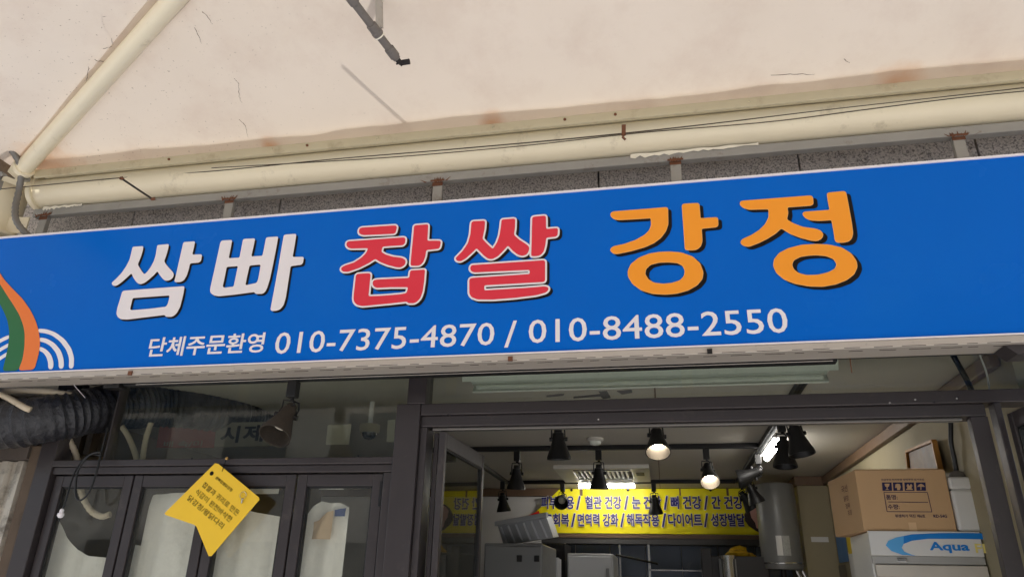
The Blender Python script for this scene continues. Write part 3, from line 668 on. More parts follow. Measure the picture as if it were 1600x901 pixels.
wire('drain_hose', [P(-20, 606, 2.43), P(10, 620, 2.41), P(38, 636, 2.39), P(48, 640, 2.40)], .012, HOSE, 'short lower beige hose end angled onto the black duct', 'hose', 12)
wire('drain_hose', [P(100, 672, 2.66), P(110, 690, 2.67), P(120, 715, 2.69), P(126, 765, 2.695), P(140, 795, 2.695), P(158, 806, 2.695), P(172, 803, 2.70)], .0125, HOSE, 'beige hose hanging below the duct behind the leftmost glass door', 'hose', 12, ribs=True)
wire('drain_hose', [P(190, 665, 2.78), P(202, 685, 2.79), P(213, 715, 2.8), P(216, 745, 2.8)], .012, HOSE, 'left one of two beige hoses behind the left transom glass', 'hose', 12)
wire('drain_hose', [P(236, 660, 2.8), P(228, 685, 2.8), P(223, 715, 2.8), P(221, 745, 2.8)], .012, HOSE, 'right one of two beige hoses behind the left transom glass', 'hose', 12, ribs=True)
BC = mat('black_cable', srgb(18, 18, 18), .45)
wire('black_cable', [P(168, 668, 2.57), P(160, 700, 2.56), P(150, 740, 2.56), P(138, 770, 2.56), P(124, 781, 2.56), P(118, 768, 2.555), P(122, 735, 2.555), P(138, 712, 2.55), P(155, 706, 2.55), P(158, 711, 2.55)], .0042, BC, 'looped black cable dangling in front of the leftmost glass door', 'cable', 8, 10)
wire('black_cable', [P(158, 711, 2.56), P(140, 710, 2.565), P(122, 728, 2.565), P(112, 750, 2.565), P(102, 785, 2.565), P(96, 798, 2.565)], .0034, BC, 'thin black cable ending at the white plug on the leftmost door', 'cable', 8, 8)
q = P(95, 803, 2.56)
t = thing('white_plug', 'small white plug hanging from the cable on the leftmost door', 'plug', q)
MB().lathe([(.004, .022), (.008, .018), (.008, .006), (.012, .004), (.013, -.004), (.010, -.010), (.004, -.014)], q, (0, 0, 1), 14, True).build('plug_body', LWHITE, t, smooth=True)
MB().tube([q + Vector((0, 0, -.012)), q + Vector((0, 0, -.026))], .0025, 6).build('pin', BLACK, t)

# ------------------------------------------------------------------ lamp track under the sign and its lamp
t = thing('outdoor_lamp_track', 'black lamp track fixed along the underside of the sign', 'track', (0, 2.43, 2.31))
MB().box((P(200, 592, 2.43).x, 2.41, 2.314), (P(1305, 556, 2.43).x, 2.446, 2.335)).build('track_rail', BLACK, t, bevel=.002)
MB().box((P(215, 592, 2.41).x, 2.4070, 2.3145), (P(1300, 556, 2.41).x, 2.4098, 2.3175)).build('bright_edge', CHROME, t)
MB().box((P(175, 592, 2.44).x, 2.40, 2.305), (P(200, 592, 2.44).x, 2.45, 2.335)).build('end_cap', BLACK, t, bevel=.003)

WARM = mat('warm_bulb', (1, .80, .55, 1), .4, emit=60, var=0, rvar=0)
DEADBULB = mat('unlit_bulb', srgb(215, 208, 190), .3, var=.1, scale=60, bump=.5, bscale=120)
def spot(top, aim, label, lit=False, s=1.0, shell=None, yaw=0, group='cone spotlights on the ceiling tracks'):
    top = Vector(top); t = thing('spotlight', label, 'spotlight', top, group); sh = shell or BLACK
    MB().box(top + Vector((-.019, -.017, -.062)) * s, top + Vector((.019, .017, .0)) * s).build('track_adapter', BLACK, t, bevel=.003)
    piv = top + Vector((0, 0, -.105)) * s; ax = Vector(aim).normalized()
    sdv = ax.cross(Vector((.2, -1, .1))).normalized()
    if sdv.length < .1: sdv = Vector((1, 0, 0))
    y = top + Vector((0, 0, -.063)) * s
    mb = MB(); mb.tube([y, y + Vector((0, 0, -.012)) * s], .007 * s, 8)
    for k in (-1, 1):
        mb.tube([y + Vector((0, 0, -.010)) * s, y + sdv * (.030 * k * s) + Vector((0, 0, -.014)) * s, y + sdv * (.032 * k * s) + Vector((0, 0, -.04)) * s, piv + sdv * (.033 * k * s) + ax * .035 * s], .0035 * s, 6)
        mb.tube([piv + sdv * (.024 * k * s) + ax * .035 * s, piv + sdv * (.044 * k * s) + ax * .035 * s], .010 * s, 10)
    mb.build('yoke', BLACK, t, smooth=True)
    mb = MB(); mb.tube(catmull([y + Vector((.004, 0, 0)), y + Vector((.018, -.012, -.03)) * s, piv + Vector((-.006, -.01, .012)) * s, piv - ax * .012 * s], 6), .0035 * s, 6)
    mb.build('lead', BLACK, t, smooth=True)
    o = piv - ax * .018 * s
    prof = [(.0, 0), (.016, 0), (.019, .004), (.020, .022), (.027, .024), (.029, .050), (.032, .064), (.046, .105), (.057, .135), (.0585, .150), (.0545, .150), (.052, .135), (.044, .110), (.034, .085), (.031, .076)]
    b = MB().lathe([(r * s, h * s) for r, h in prof], o, ax, 32).build('shade', sh, t, smooth=True)
    MB().lathe([(.031 * s, .0765 * s), (.029 * s, .094 * s), (.027 * s, .100 * s), (.016 * s, .104 * s), (.0, .105 * s)], o, ax, 24).build('bulb', WARM if lit else DEADBULB, b, smooth=True)
    return t
q = P(461, 589, 2.43); q.z = 2.3135
spot(q, P(424, 668, 2.335) - P(458, 612, 2.43), 'large dusty brown cone spotlight hanging outside below the sign', False, 1.02, DUSTBLACK, group='cone spotlights on the lamp tracks')

# ------------------------------------------------------------------ yellow pennant card
YELLOW = mat('card_yellow', srgb(252, 204, 48), .4, var=.05, scale=9, dirt=.25, dirtcol=srgb(252, 224, 120), dscale=22, dlo=.6)
card = thing('pennant_card', 'yellow pennant-shaped card with black Korean text hanging tilted on the folding doors', 'card', P(350, 728, 2.58))
YC = 2.578
pc = [P(x, y, YC) for x, y in ((336, 723), (341, 724), (404, 776), (405, 780), (330, 868), (326, 868), (307, 822), (303, 819), (259, 804), (257, 801))]
MB().prism(pc, (0, .003, 0)).build('card_board', YELLOW, card)
def cardtext(name, body, x0, y0, x1, y1, hpx, m=LBLACK, bold=.012):
    a, b = P(x0, y0, YC), P(x1, y1, YC); U = b - a; up2 = Vector((-U.z, 0, U.x)).normalized()
    if up2.z < 0: up2 = -up2
    text(name, body, a, U, up2 * (hpx * .00212), m, card, bold, .0012)
cardtext('print', '찹쌀과 귀리로 만든', 315, 759, 370, 806, 10.5, LBLACK, .003)
cardtext('print', '식감이 완전바삭한', 304, 770, 359, 816, 10.5, LBLACK, .003)
cardtext('print', '닭강정/왕닭다리', 292, 780, 346, 826, 10.5, LBLACK, .003)
cardtext('small_print', '쌈빠찹쌀닭강정', 336, 747, 361, 768, 6)
q = P(331, 739, YC); MB().lathe([(0, 0), (.0085, 0)], (q.x, YC - .001, q.z), (0, 1, 0), 16).build('round_logo', LBLACK, card, fix=False)
hk = P(356, 716, FY - .005)
MB().lathe([(.002, -.012), (.006, -.010), (.006, -.002), (.004, 0)], hk, (0, 1, 0), 10, True).build('hook', mat('brass', srgb(190, 150, 90), .3, .9), card, smooth=True)
MB().tube([hk + Vector((-.003, -.006, 0)), P(350, 727, YC - .001), P(347, 736, YC - .002)], .0012, 5).build('string', LBLACK, card)
kc = P(379, 778, YC - .006)
t = thing('key_ring', 'little metal key ring pinned on the yellow pennant card', 'key ring', kc)
MB().tube([kc + Vector((math.cos(a) * .013, 0, .012 + math.sin(a) * .013)) for a in [2 * math.pi * i / 20 for i in range(21)]], .0012, 6).build('ring', CHROME, t, smooth=True)
MB().tube([kc + Vector((0, 0, -.001)), kc + Vector((0, 0, -.018))], .003, 8).build('clasp', CHROME, t, smooth=True)

for px, py in ((1390, 629), (1430, 624), (1460, 628), (1495, 622), (935, 655), (560, 712), (300, 716), (700, 648), (620, 820), (622, 866)):
    q = P(px, py, FY - .0025); MB().lathe([(0, -.0015), (.0035, -.001), (.004, 0)], q, (0, 1, 0), 8).build('screw', CHROME if px % 20 else BLACK, sf, smooth=True)
a = P(1566, 541, 2.33)
MB().prism([(a.x, 2.315, 2.3185), (a.x + .05, 2.315, 2.322), (a.x + .3, 2.315, 2.322), (a.x + .3, 2.315, 2.290), (a.x + .03, 2.315, 2.290)], (0, .08, 0)).build('sign_bracket', FRAME, sign)
wire('rusty_wire', [Vector((P(1328, 555, 2.41).x, 2.41, 2.335)), P(1329, 568, 2.41), P(1331, 582, 2.41)], .0016, RUST, 'short rusty wire end hanging below the sign over the right transom', 'wire')
wire('white_string', [P(106, 588, 2.40), P(118, 604, 2.45), P(133, 621, 2.52)], .0013, LWHITE, 'thin white string tying the beige hose up under the sign', 'string')
# ================================================================== inside the shop
TUBE = mat('lit_tube', (1, .97, .92, 1), .4, emit=26, var=0, rvar=0)
FIXT = mat('fixture_white', srgb(238, 242, 232), .5, var=.05, dirt=.3, dscale=20)
# long unlit fixture seen through the transom
fz = CZ - .002; fa = PZ(727, 600, CZ - .06); fb = PZ(1298, 592, CZ - .06); fy = (fa.y + fb.y) / 2
t = thing('ceiling_fixture', 'long unlit pale green fluorescent fixture behind the right transom glass', 'light fixture', (0, fy, fz))
MB().box((fa.x, fy - .09, CZ - .030), (fb.x, fy + .09, fz)).build('housing', FIXT, t, bevel=.006)
for dy in (-.115, .105): MB().prism([(fa.x, fy + dy, CZ - .012), (fa.x, fy + dy + .012, CZ - .012), (fa.x, fy + dy + .030 * (1 if dy < 0 else -1), CZ - .060), (fa.x, fy + dy + .02 * (1 if dy < 0 else -1) , CZ - .064)], (fb.x - fa.x, 0, 0)).build('reflector_wing', FIXT, t)
for dy in (-.04, .04): MB().tube([(fa.x + .03, fy + dy, CZ - .050), (fb.x - .03, fy + dy, CZ - .050)], .013, 12).build('tube', mat('tube_off', srgb(220, 226, 214), .25), t, smooth=True)
# tape scraps on the transom glass
tp = thing('tape_scraps', 'dark grey scraps of torn tape on the right transom glass', 'tape', P(910, 618, FY + .04))
TG = mat('tape_grey', srgb(92, 90, 84), .8)
for poly in ([(854, 617), (882, 614), (880, 618), (854, 620)], [(896, 619), (938, 615), (935, 611), (948, 610), (955, 621), (943, 623), (938, 619), (896, 622)], [(963, 610), (987, 608), (988, 613), (972, 616)]):
    MB().prism([P(x, y, FY + .0435) for x, y in poly], (0, .0008, 0)).build('tape_piece', TG, tp)

# tracks on the ceiling
ya, yb = PZ(1000, 698, CZ - .015).y, PZ(1000, 752, CZ - .015).y
xl, xr = PZ(800, 756, CZ).x, (PZ(1141, 752, CZ).x + PZ(1218, 668, CZ).x) / 2
def track(a, b, label):
    t = thing('lamp_track', label, 'track', a, 'lamp tracks on the shop ceiling')
    MB().bar(Vector(a) + Vector((0, 0, -.016)), Vector(b) + Vector((0, 0, -.016)), .035, .028).build('track_rail', BLACK, t, bevel=.002)
    d = (Vector(b) - Vector(a)).normalized(); MB().bar(Vector(a) + Vector((0, 0, -.0306)), Vector(b) + Vector((0, 0, -.0306)), .006, .001).build('slot', GASKET, t)
    return t
track((-1.6, ya, CZ), (xr - .02, ya, CZ), 'nearer of the two black lamp tracks crossing the shop ceiling')
track((xl + .02, yb, CZ), (xr - .02, yb, CZ), 'farther black lamp track crossing the ceiling just before the yellow banner')
track((xr, yb, CZ), (xr, 3.0, CZ), 'black lamp track running front to back on the right of the ceiling')
track((xl, yb, CZ), (xl, ya + .03, CZ), 'short black lamp track running back along the left of the ceiling')
track((-.75, 3.45, CZ), (xr - .02, 3.45, CZ), 'black lamp track hidden behind the door header')
MB().box((-1.6, ya + .022, CZ - .012), (xr, ya + .034, CZ - .001)).build('cover_strip', PLASTER, loc=(0, ya, CZ), label='white cover strip beside the nearer ceiling track', cat='strip')
def zt(px, Y): 
    p = P(px, 700, Y); return p.x
def tx_(px, py, Y): 
    return Vector((P(px, py, Y).x, Y, CZ - .0312))
DOWN = Vector((0, 0, -1))
spot(tx_(872, 668, 3.45), (.02, .1, -1), 'black cone spotlight, large and unlit, just under the door header left of the lit one')
spot(tx_(1025, 668, 3.45), (.03, -.55, -1), 'lit cone spotlight just under the door header, tipped towards the viewer', True)
spot(tx_(935, 705, ya), (-.02, .1, -1), 'black unlit cone spotlight on the nearer track in front of the air conditioner')
spot(tx_(1103, 705, ya), (.05, -.75, -1), 'lit cone spotlight on the nearer track right of the air conditioner', True)
spot(tx_(808, 705, ya), (-.05, .15, -1), 'black unlit cone spotlight on the nearer track, next to the open door')
spot(Vector((xl, PZ(777, 746, CZ).y, CZ - .0312)), (.1, .1, -1), 'small black unlit cone spotlight at the left track beside the open door edge')
spot(tx_(879, 755, yb), (.02, -1, -.5), 'black spotlight on the farther track with its round face turned to the viewer')
spot(tx_(1021, 755, yb), (.05, .2, -1), 'black unlit cone spotlight hanging over the middle of the yellow banner')
spot(Vector((xr, 3.42, CZ - .0312)), (.14, -.1, -1), 'big black cone spotlight nearest on the right track under the header')
spot(Vector((xr, 3.75, CZ - .0312)), (-.05, -.1, -1), 'black cone spotlight overlapped by the nearest one on the right track')
spot(Vector((xr, 4.75, CZ - .0312)), (-1, .2, -.35), 'black spotlight on the right track turned sideways beside the lit tube')
spot(Vector((xr, 5.35, CZ - .0312)), (.35, .1, -1), 'black spotlight on the right track tilted right over the banner corner')
spot(Vector((xr, 5.85, CZ - .0312)), (.6, .1, -1), 'rearmost black spotlight on the right track, tilted over the banner end')

# lit tubes
a = PZ(906, 757, CZ - .02); b = PZ(992, 757, CZ - .02); ty = 6.12
t = thing('lit_tube_light', 'glowing white tube light on the ceiling above the yellow banner', 'tube light', (0, ty, CZ))
MB().box((a.x, ty - .03, CZ - .022), (b.x, ty + .03, CZ - .001)).build('housing', PLASTER, t)
MB().tube([(a.x, ty, CZ - .04), (b.x, ty, CZ - .04)], .018, 14).build('tube', TUBE, t, smooth=True)
a = PZ(1188, 714, CZ - .03); b = PZ(1226, 689, CZ - .03); rx = (a.x + b.x) / 2
t = thing('lit_tube_light', 'glowing white tube light beside the right ceiling track', 'tube light', (rx, a.y, CZ))
MB().box((rx - .035, b.y - .08, CZ - .022), (rx + .035, a.y, CZ - .001)).build('housing', PLASTER, t)
MB().tube([(rx, b.y - .05, CZ - .04), (rx, a.y - .02, CZ - .04)], .018, 14).build('tube', TUBE, t, smooth=True)

# ceiling air conditioner
a = PZ(853, 725, CZ); b = PZ(1018, 723, CZ); c_ = PZ(940, 747, CZ)
x0a, x1a, y0a, y1a = a.x + .05, b.x - .02, a.y + .02, c_.y
t = thing('ceiling_air_conditioner', 'white cassette air conditioner with slatted grille on the shop ceiling', 'air conditioner', ((x0a + x1a) / 2, y0a, CZ))
mb = MB()
ACW = mat('ac_white', srgb(214, 210, 200), .45)
for (xa, xb, ya_, yb_) in ((x0a, x1a, y0a, y0a + .14), (x0a, x1a, y1a - .14, y1a), (x0a, x0a + .13, y0a + .14, y1a - .14), (x1a - .13, x1a, y0a + .14, y1a - .14)): mb.box((xa, ya_, CZ - .03), (xb, yb_, CZ - .001))
mb.build('body', ACW, t, bevel=.004)
MB().box((x0a + .13, y0a + .14, CZ - .012), (x1a - .13, y1a - .14, CZ - .002)).build('grille_back', mat('ac_dark', srgb(110, 106, 98), .7), t)
kx = x0a + .14
while kx < x1a - .15: MB().box((kx, y0a + .15, CZ - .026), (kx + .016, y1a - .15, CZ - .013)).build('slat', ACW, t); kx += .034
for yy in (y0a + .05, y1a - .08): MB().box((x0a + .14, yy, CZ - .0335), (x1a - .14, yy + .03, CZ - .0305)).build('louvre', mat('ac_dark', srgb(110, 106, 98), .7), t)
MB().box((x1a - .10, y0a + .2, CZ - .034), (x1a - .04, y0a + .34, CZ - .0305)).build('sensor_panel', BLACK, t)
q = PZ(930, 684, CZ); t = thing('smoke_detector', 'round white smoke detector on the shop ceiling between two spotlights', 'smoke detector', q)
MB().lathe([(.05, -.001), (.05, -.014), (.042, -.02), (.0, -.02)], q, (0, 0, 1), 20).build('base', ACW, t, smooth=True)
MB().lathe([(.034, -.0205), (.034, -.034), (.026, -.04), (.0, -.041)], q, (0, 0, 1), 20).build('sensor_head', FIXT, t, smooth=True)
q = PZ(577, 672, CZ); q = P(577, 676, 3.3)
t = thing('dome_camera', 'small pale dome security camera behind the left transom glass', 'camera', q)
MB().lathe([(.05, .04), (.05, .012), (.044, .0), (.036, 0)], q, (0, 0, 1), 20, True).build('base', mat('cam_beige', srgb(170, 160, 135), .5), t, smooth=True)
MB().lathe([(.036, 0), (.034, -.014), (.022, -.028), (.0, -.034)], q, (0, 0, 1), 20).build('dome', mat('dome_dark', srgb(30, 30, 30), .1, coat=1), t, smooth=True)
MB().tube([q + Vector((0, 0, .0405)), Vector((q.x, q.y, CZ))], .012, 8).build('stem', PLASTER, t)

# yellow banner
BY = 6.545
BAN = mat('banner_yellow', srgb(255, 240, 12), .45, var=.04, scale=4)
BINK = mat('banner_ink', srgb(26, 26, 110), .5)
bn = thing('wall_banner', 'yellow health-claims banner with dark blue Korean text across the back wall', 'banner', (0, BY, 2.1))
xb0, xb1 = P(815, 800, BY).x, P(1186, 800, BY).x; zb0, zb1 = P(1000, 833, BY).z, P(1000, 763, BY).z
mb = MB(); K = 60
for i in range(K + 1):
    x = xb0 + (xb1 - xb0) * i / K; yy = BY + .004 * math.sin(i * .5) + .002 * math.sin(i * 1.7)
    pa_, pb_ = P(838, 798, BY), P(874, 764, BY); ztop = min(zb1, max(zb0 + .01, pa_.z + (pb_.z - pa_.z) * (x - pa_.x) / (pb_.x - pa_.x)))
    mb.v += [Vector((x, yy, zb0)), Vector((x, yy, ztop))]
mb.f = [(2 * i, 2 * i + 2, 2 * i + 3, 2 * i + 1) for i in range(K)]
mb.build('banner_sheet', BAN, bn, smooth=True, fix=False)
mb = MB(); tri = [P(800, 826, BY - .012), P(802, 816, BY - .012), P(842, 797, BY - .012), P(846, 812, BY - .012)]
mb.quad(*tri); mb.build('red_corner', mat('banner_red', srgb(210, 40, 36), .5), bn, fix=False)
def btext(body, x0, x1, yb, yt, Y=BY - .012):
    a, b = P(x0, yb, Y), P(x1, yb, Y); t_ = P(x0, yt, Y); h = t_.z - a.z; b.z = a.z
    o = text('banner_text', body, a, b - a, Vector((0, 0, h)), BINK, bn, .026, .004, ref=0)
    text('text_halo', body, a, b - a, Vector((0, 0, h)), LWHITE, o, .056, .002, ref=0)
btext('피부미용', 846, 897, 794, 775); btext('/', 901, 907, 795, 775)
btext('혈관 건강', 915, 971, 794, 775); btext('/', 976, 982, 795, 775); btext('눈 건강', 988, 1033, 794, 775); btext('/', 1038, 1044, 795, 775)
btext('뼈 건강', 1049, 1096, 794, 775); btext('/', 1101, 1107, 795, 775); btext('간 건강', 1113, 1161, 794, 775)
btext('피로회복', 838, 889, 821, 802); btext('/', 893, 899, 822, 802); btext('면역력 강화', 903, 966, 821, 802); btext('/', 970, 976, 822, 802); btext('해독작용', 980, 1030, 821, 802); btext('/', 1035, 1041, 822, 802)
btext('다이어트', 1045, 1097, 821, 802); btext('/', 1101, 1107, 822, 802); btext('성장발달', 1112, 1164, 821, 802)
mb = MB(); mb.prism([P(x, y, BY - .008) for x, y in ((1186, 783), (1176, 786), (1168, 793), (1163, 803), (1164, 813), (1170, 821), (1180, 828), (1186, 831))], (0, .002, 0)); mb.build('picture_edge', mat('pic_dark', srgb(60, 40, 34), .5), bn)
mb = MB(); mb.prism([P(x, y, BY - .012) for x, y in ((1186, 786), (1178, 788), (1171, 796), (1174, 808), (1180, 816), (1182, 824), (1186, 826))], (0, .002, 0)); mb.build('picture_face', mat('pic_skin', srgb(230, 180, 165), .5), bn)
for px in (893, 981, 1110): q = P(px, 765, BY - .01); MB().lathe([(0, -.004), (.012, -.002), (.012, 0)], q, (0, 1, 0), 8).build('tack', BLACK, bn)
# shelf beam under the banner
zs = P(1000, 834, 6.3).z
t = thing('wall_beam', 'dark grey beam with brown top strip running under the yellow banner', 'beam', (0, 6.4, zs - .1))
MB().box((P(846, 840, 6.3).x, 6.3, zs - .03), (P(1186, 840, 6.3).x, 6.53, zs)).build('top_strip', WOODTRIM, t)
MB().box((P(846, 840, 6.3).x, 6.305, P(1000, 849, 6.3).z), (P(1186, 840, 6.3).x, 6.53, zs - .0305)).build('beam_face', mat('beam_grey', srgb(78, 76, 74), .5), t)
# tiled kitchen wall below: each tile
kt = thing('kitchen_tiles', 'blue-grey wall tiles below the beam at the back of the kitchen', 'wall tiles', (0, 6.58, 1.0))
TILE = mat('kitchen_tile', srgb(118, 128, 146), .25, var=.15, scale=3); 
zt0 = P(1000, 850, 6.56).z
for i in range(7):
    for j in range(4):
        x = -1.05 + i * .30; z = zt0 - .26 - j * .26
        if z > .9: MB().box((x + .003, 6.57, z + .003), (x + .297, 6.595, z + .257)).build('tile', TILE, kt, bevel=.002)
# appliances along the back
GREYM = mat('appliance_grey', srgb(140, 140, 140), .4, .3, var=.08); WHITEM = mat('appliance_white', srgb(210, 212, 214), .4, var=.04)
DARKM = mat('appliance_dark', srgb(48, 46, 46), .4, .3)
def upto(name, label, cat, px0, px1, pyt, Y, depth, m, bev=.008):
    a, b = P(px0, pyt, Y), P(px1, pyt, Y); t = thing(name, label, cat, ((a.x + b.x) / 2, Y, 0.02))
    MB().box((a.x, Y, .02), (b.x, Y + depth, (a.z + b.z) / 2)).build('body', m, t, bevel=bev); return t, a.x, b.x, (a.z + b.z) / 2
t, xa, xb, z = upto('refrigerator', 'white upright refrigerator standing under the middle of the beam', 'refrigerator', 886, 958, 864, 5.6, .6, WHITEM)
MB().box((xa + .01, 5.575, .1), (xb - .01, 5.5985, z - .02)).build('door', WHITEM, t, bevel=.006); MB().box((xb - .05, 5.55, 1.0), (xb - .03, 5.574, z - .1)).build('handle', GREYM, t, bevel=.004)
t, xa, xb, z = upto('steel_cabinet', 'tall grey steel kitchen cabinet beside the open glass door', 'cabinet', 757, 848, 848, 4.6, .6, GREYM)
MB().box((xa + .01, 4.58, z - .28), (xb - .01, 4.5985, z - .02)).build('door', GREYM, t, bevel=.004)
MB().box((xa + .01, 4.58, z - .60), (xb - .01, 4.5985, z - .30)).build('door', GREYM, t, bevel=.004)
for px in (812, 839): q = P(px, 872, 4.578); MB().box((q.x - .016, 4.565, q.z - .018), (q.x + .016, 4.5795, q.z + .018)).build('latch', DARKM, t, bevel=.003)
t, xa, xb, z = upto('paper_box', 'narrow white carton in front of the dark gap left of the refrigerator', 'carton', 848, 871, 871, 5.2, .2, WHITEM, .003)
MB().box((xa, 5.2, z + .0005), (xb, 5.3, z + .004)).build('flap', WHITEM, t)
t, xa, xb, z = upto('fryer_hood', 'dark kitchen appliance with square top right of the tiles', 'kitchen appliance', 1100, 1200, 868, 5.7, .6, DARKM)
MB().box((xa - .02, 5.66, z - .9), (xa + .05, 5.7, z + .05)).build('front_post', DARKM, t, bevel=.004); MB().box((xa + .10, 5.68, z - .2), (xa + .22, 5.6985, z - .02)).build('front_panel', GREYM, t, bevel=.003)
q = P(1137, 868, 5.6)
t = thing('steel_flue', 'upright steel flue pipe in front of the dark appliance', 'pipe', (q.x, 5.6, 1.0)); MB().tube([(q.x, 5.6, .02), (q.x, 5.6, q.z)], .045, 20).build('pipe', CHROME, t, smooth=True); MB().tube([(q.x, 5.6, q.z - .02), (q.x, 5.6, q.z + .004)], .055, 20).build('collar', CHROME, t, smooth=True)
def blob(name, label, cat, c, size, m, seed, amp=.25, pt=None):
    rnd = random.Random(seed); bm = bmesh.new(); bmesh.ops.create_icosphere(bm, subdivisions=3, radius=1)
    ks = [(Vector((rnd.uniform(-3, 3), rnd.uniform(-3, 3), rnd.uniform(-3, 3))), rnd.uniform(0, 6)) for _ in range(8)]
    for v in bm.verts:
        f = 1 + amp * sum(math.sin(k.dot(v.co) * 1.7 + p) for k, p in ks) / 4; v.co = Vector((v.co.x * size[0], v.co.y * size[1], v.co.z * size[2])) * f
    me = bpy.data.meshes.new(name); bm.to_mesh(me); bm.free(); me.materials.append(m); o = bpy.data.objects.new(name, me); COL.objects.link(o); o.location = c; tag(o, label, cat); return reg(o, c)
blob('plastic_bag', 'crumpled shiny yellow bag lying on the dark appliance', 'bag', P(1154, 869, 5.85) + Vector((0, 0, .0)), (.11, .08, .05), mat('yellow_film', srgb(190, 150, 30), .2, .3, var=.3, scale=20, bump=1, bscale=25), 3, .5)
# window-like steel shelf frame
t = thing('steel_shelf', 'bright steel shelf frame standing before the kitchen tiles', 'shelf', (P(1055, 900, 6.2).x, 6.2, .02))
xa, xb = P(1013, 880, 6.2).x, P(1099, 880, 6.2).x; z = P(1050, 889, 6.2).z
MB().box((xa, 6.18, z - .012), (xb, 6.5, z)).build('shelf_board', CHROME, t, bevel=.002)
MB().box((xa, 6.18, .02), (xa + .018, 6.2, P(1012, 850, 6.2).z)).build('upright', CHROME, t); MB().box((xb - .018, 6.18, .02), (xb, 6.2, z - .0125)).build('upright', CHROME, t)
MB().box((P(967, 850, 6.2).x, 6.18, .02), (P(967, 850, 6.2).x + .014, 6.2, P(967, 850, 6.2).z)).build('upright', CHROME, t)
a, b = P(962, 866, 6.0), P(1028, 880, 6.0); MB().tube([a, b], .008, 8).build('pole', BLACK, loc=a, smooth=True, label='thin black pole slanting down across the kitchen tiles', cat='pole')
# ribbed white crate high on the cabinet
t = thing('plastic_crate', 'tilted white ribbed plastic crate overlapping the banner left end', 'crate', P(822, 850, 4.75))
A0, A1, A2, A3 = P(777, 819, 4.9), P(853, 805, 4.6), P(865, 839, 4.6), P(787, 851, 4.9)
CR = mat('crate_white', srgb(200, 202, 206), .5)
MB().prism([A0, A1, A2, A3], (0, .25, .02)).build('body', CR, t, bevel=.004)
for k in range(6):
    u = .08 + k * .16; MB().bar(A0.lerp(A1, u) + Vector((0, -.006, -.02)), A3.lerp(A2, u) + Vector((0, -.006, .005)), .010, .010, (0, 1, 0)).build('rib', CR, t)
MB().bar(A0 + Vector((-.01, -.012, .004)), A1 + Vector((.01, -.012, .004)), .02, .03, (0, 0, 1)).build('rim', CR, t, bevel=.003)
# dark gap behind
MB().box((P(820, 900, 6.2).x, 6.1, .02), (P(886, 900, 6.2).x, 6.5, P(850, 848, 6.1).z)).build('dark_cupboard', DARKM, loc=(-1, 6.1, 0), bevel=.004, label='dark cupboard in the shadow between steel cabinet and refrigerator', cat='cupboard')

# water heater and pillar
WY = 5.75; c0 = P(1217, 830, WY); zt1, zb_ = P(1217, 757, WY).z, P(1217, 889, WY).z; rW = (P(1249, 820, WY).x - P(1186, 820, WY).x) / 2
t = thing('water_heater', 'grey cylindrical water heater hanging at the back right beside the pillar', 'water heater', (c0.x, WY, zb_))
HEAT = mat('heater_grey', srgb(118, 118, 116), .4, .1, var=.05)
MB().lathe([(0, 0), (rW * .96, 0), (rW, .02), (rW, zt1 - zb_ - .02), (rW * .95, zt1 - zb_), (0, zt1 - zb_)], (c0.x, WY, zb_), (0, 0, 1), 40).build('tank', HEAT, t, smooth=True)
MB().lathe([(rW * 1.02, .035), (rW * 1.025, .04), (rW * 1.02, .045)], (c0.x, WY, zb_), (0, 0, 1), 40).build('lower_band', CHROME, t, smooth=True)
for i, (u, mm) in enumerate(((-.35, PLASTER), (-.05, mat('label_print', srgb(165, 165, 160), .5, var=.4, scale=90)))):
    mb = MB(); z0, z1 = P(1217, 867, WY - rW).z, P(1217, 836, WY - rW).z
    for j in range(7):
        an = u + .02 + j * (.28 if i == 0 else .36) / 6; x = c0.x + math.sin(an) * (rW + .0015); y = WY - math.cos(an) * (rW + .0015); mb.v += [Vector((x, y, z0)), Vector((x, y, z1))]
    mb.f = [(2 * j, 2 * j + 2, 2 * j + 3, 2 * j + 1) for j in range(6)]; mb.build('label_sticker', mm, t, fix=False)
MB().tube([(c0.x, WY, zb_), (c0.x, WY, zb_ - .06), (c0.x + .02, WY, zb_ - .3)], .02, 10).build('valve', DARKM, t, smooth=True)
for k, dx in enumerate((.09, .13)): wire('hose', [(c0.x + dx, WY, zb_), (c0.x + dx + .02, WY, zb_ - .1), (c0.x + dx - .03, WY, zb_ - .3)], .011, CHROME, '', '', 8, parent=t, ribs=True)
q = P(1239, 783, WY - .05); MB().box((q.x - .012, q.y, q.z - .03), (q.x + .02, q.y + .03, q.z + .03)).build('bracket', GREYM, t, bevel=.004)
PYY = 5.9; xp0 = P(1250, 800, PYY).x
pl = thing('wall_pillar', 'beige square pillar with brown cap at the back right of the shop', 'pillar', ((xp0 + 1.25) / 2, PYY, .02))
MB().box((xp0, PYY, .02), (1.249, 6.59, CZ - .071)).build('shaft', WALLP, pl, bevel=.004)
MB().box((xp0 - .012, PYY - .012, CZ - .0705), (1.2135, 6.54, CZ - .003)).build('cap', WOODTRIM, pl)
q = P(1281, 842, PYY - .004); MB().box((q.x - .06, PYY - .004, q.z - .018), (q.x + .06, PYY - .0005, q.z + .018)).build('paper_label', PLASTER, pl)
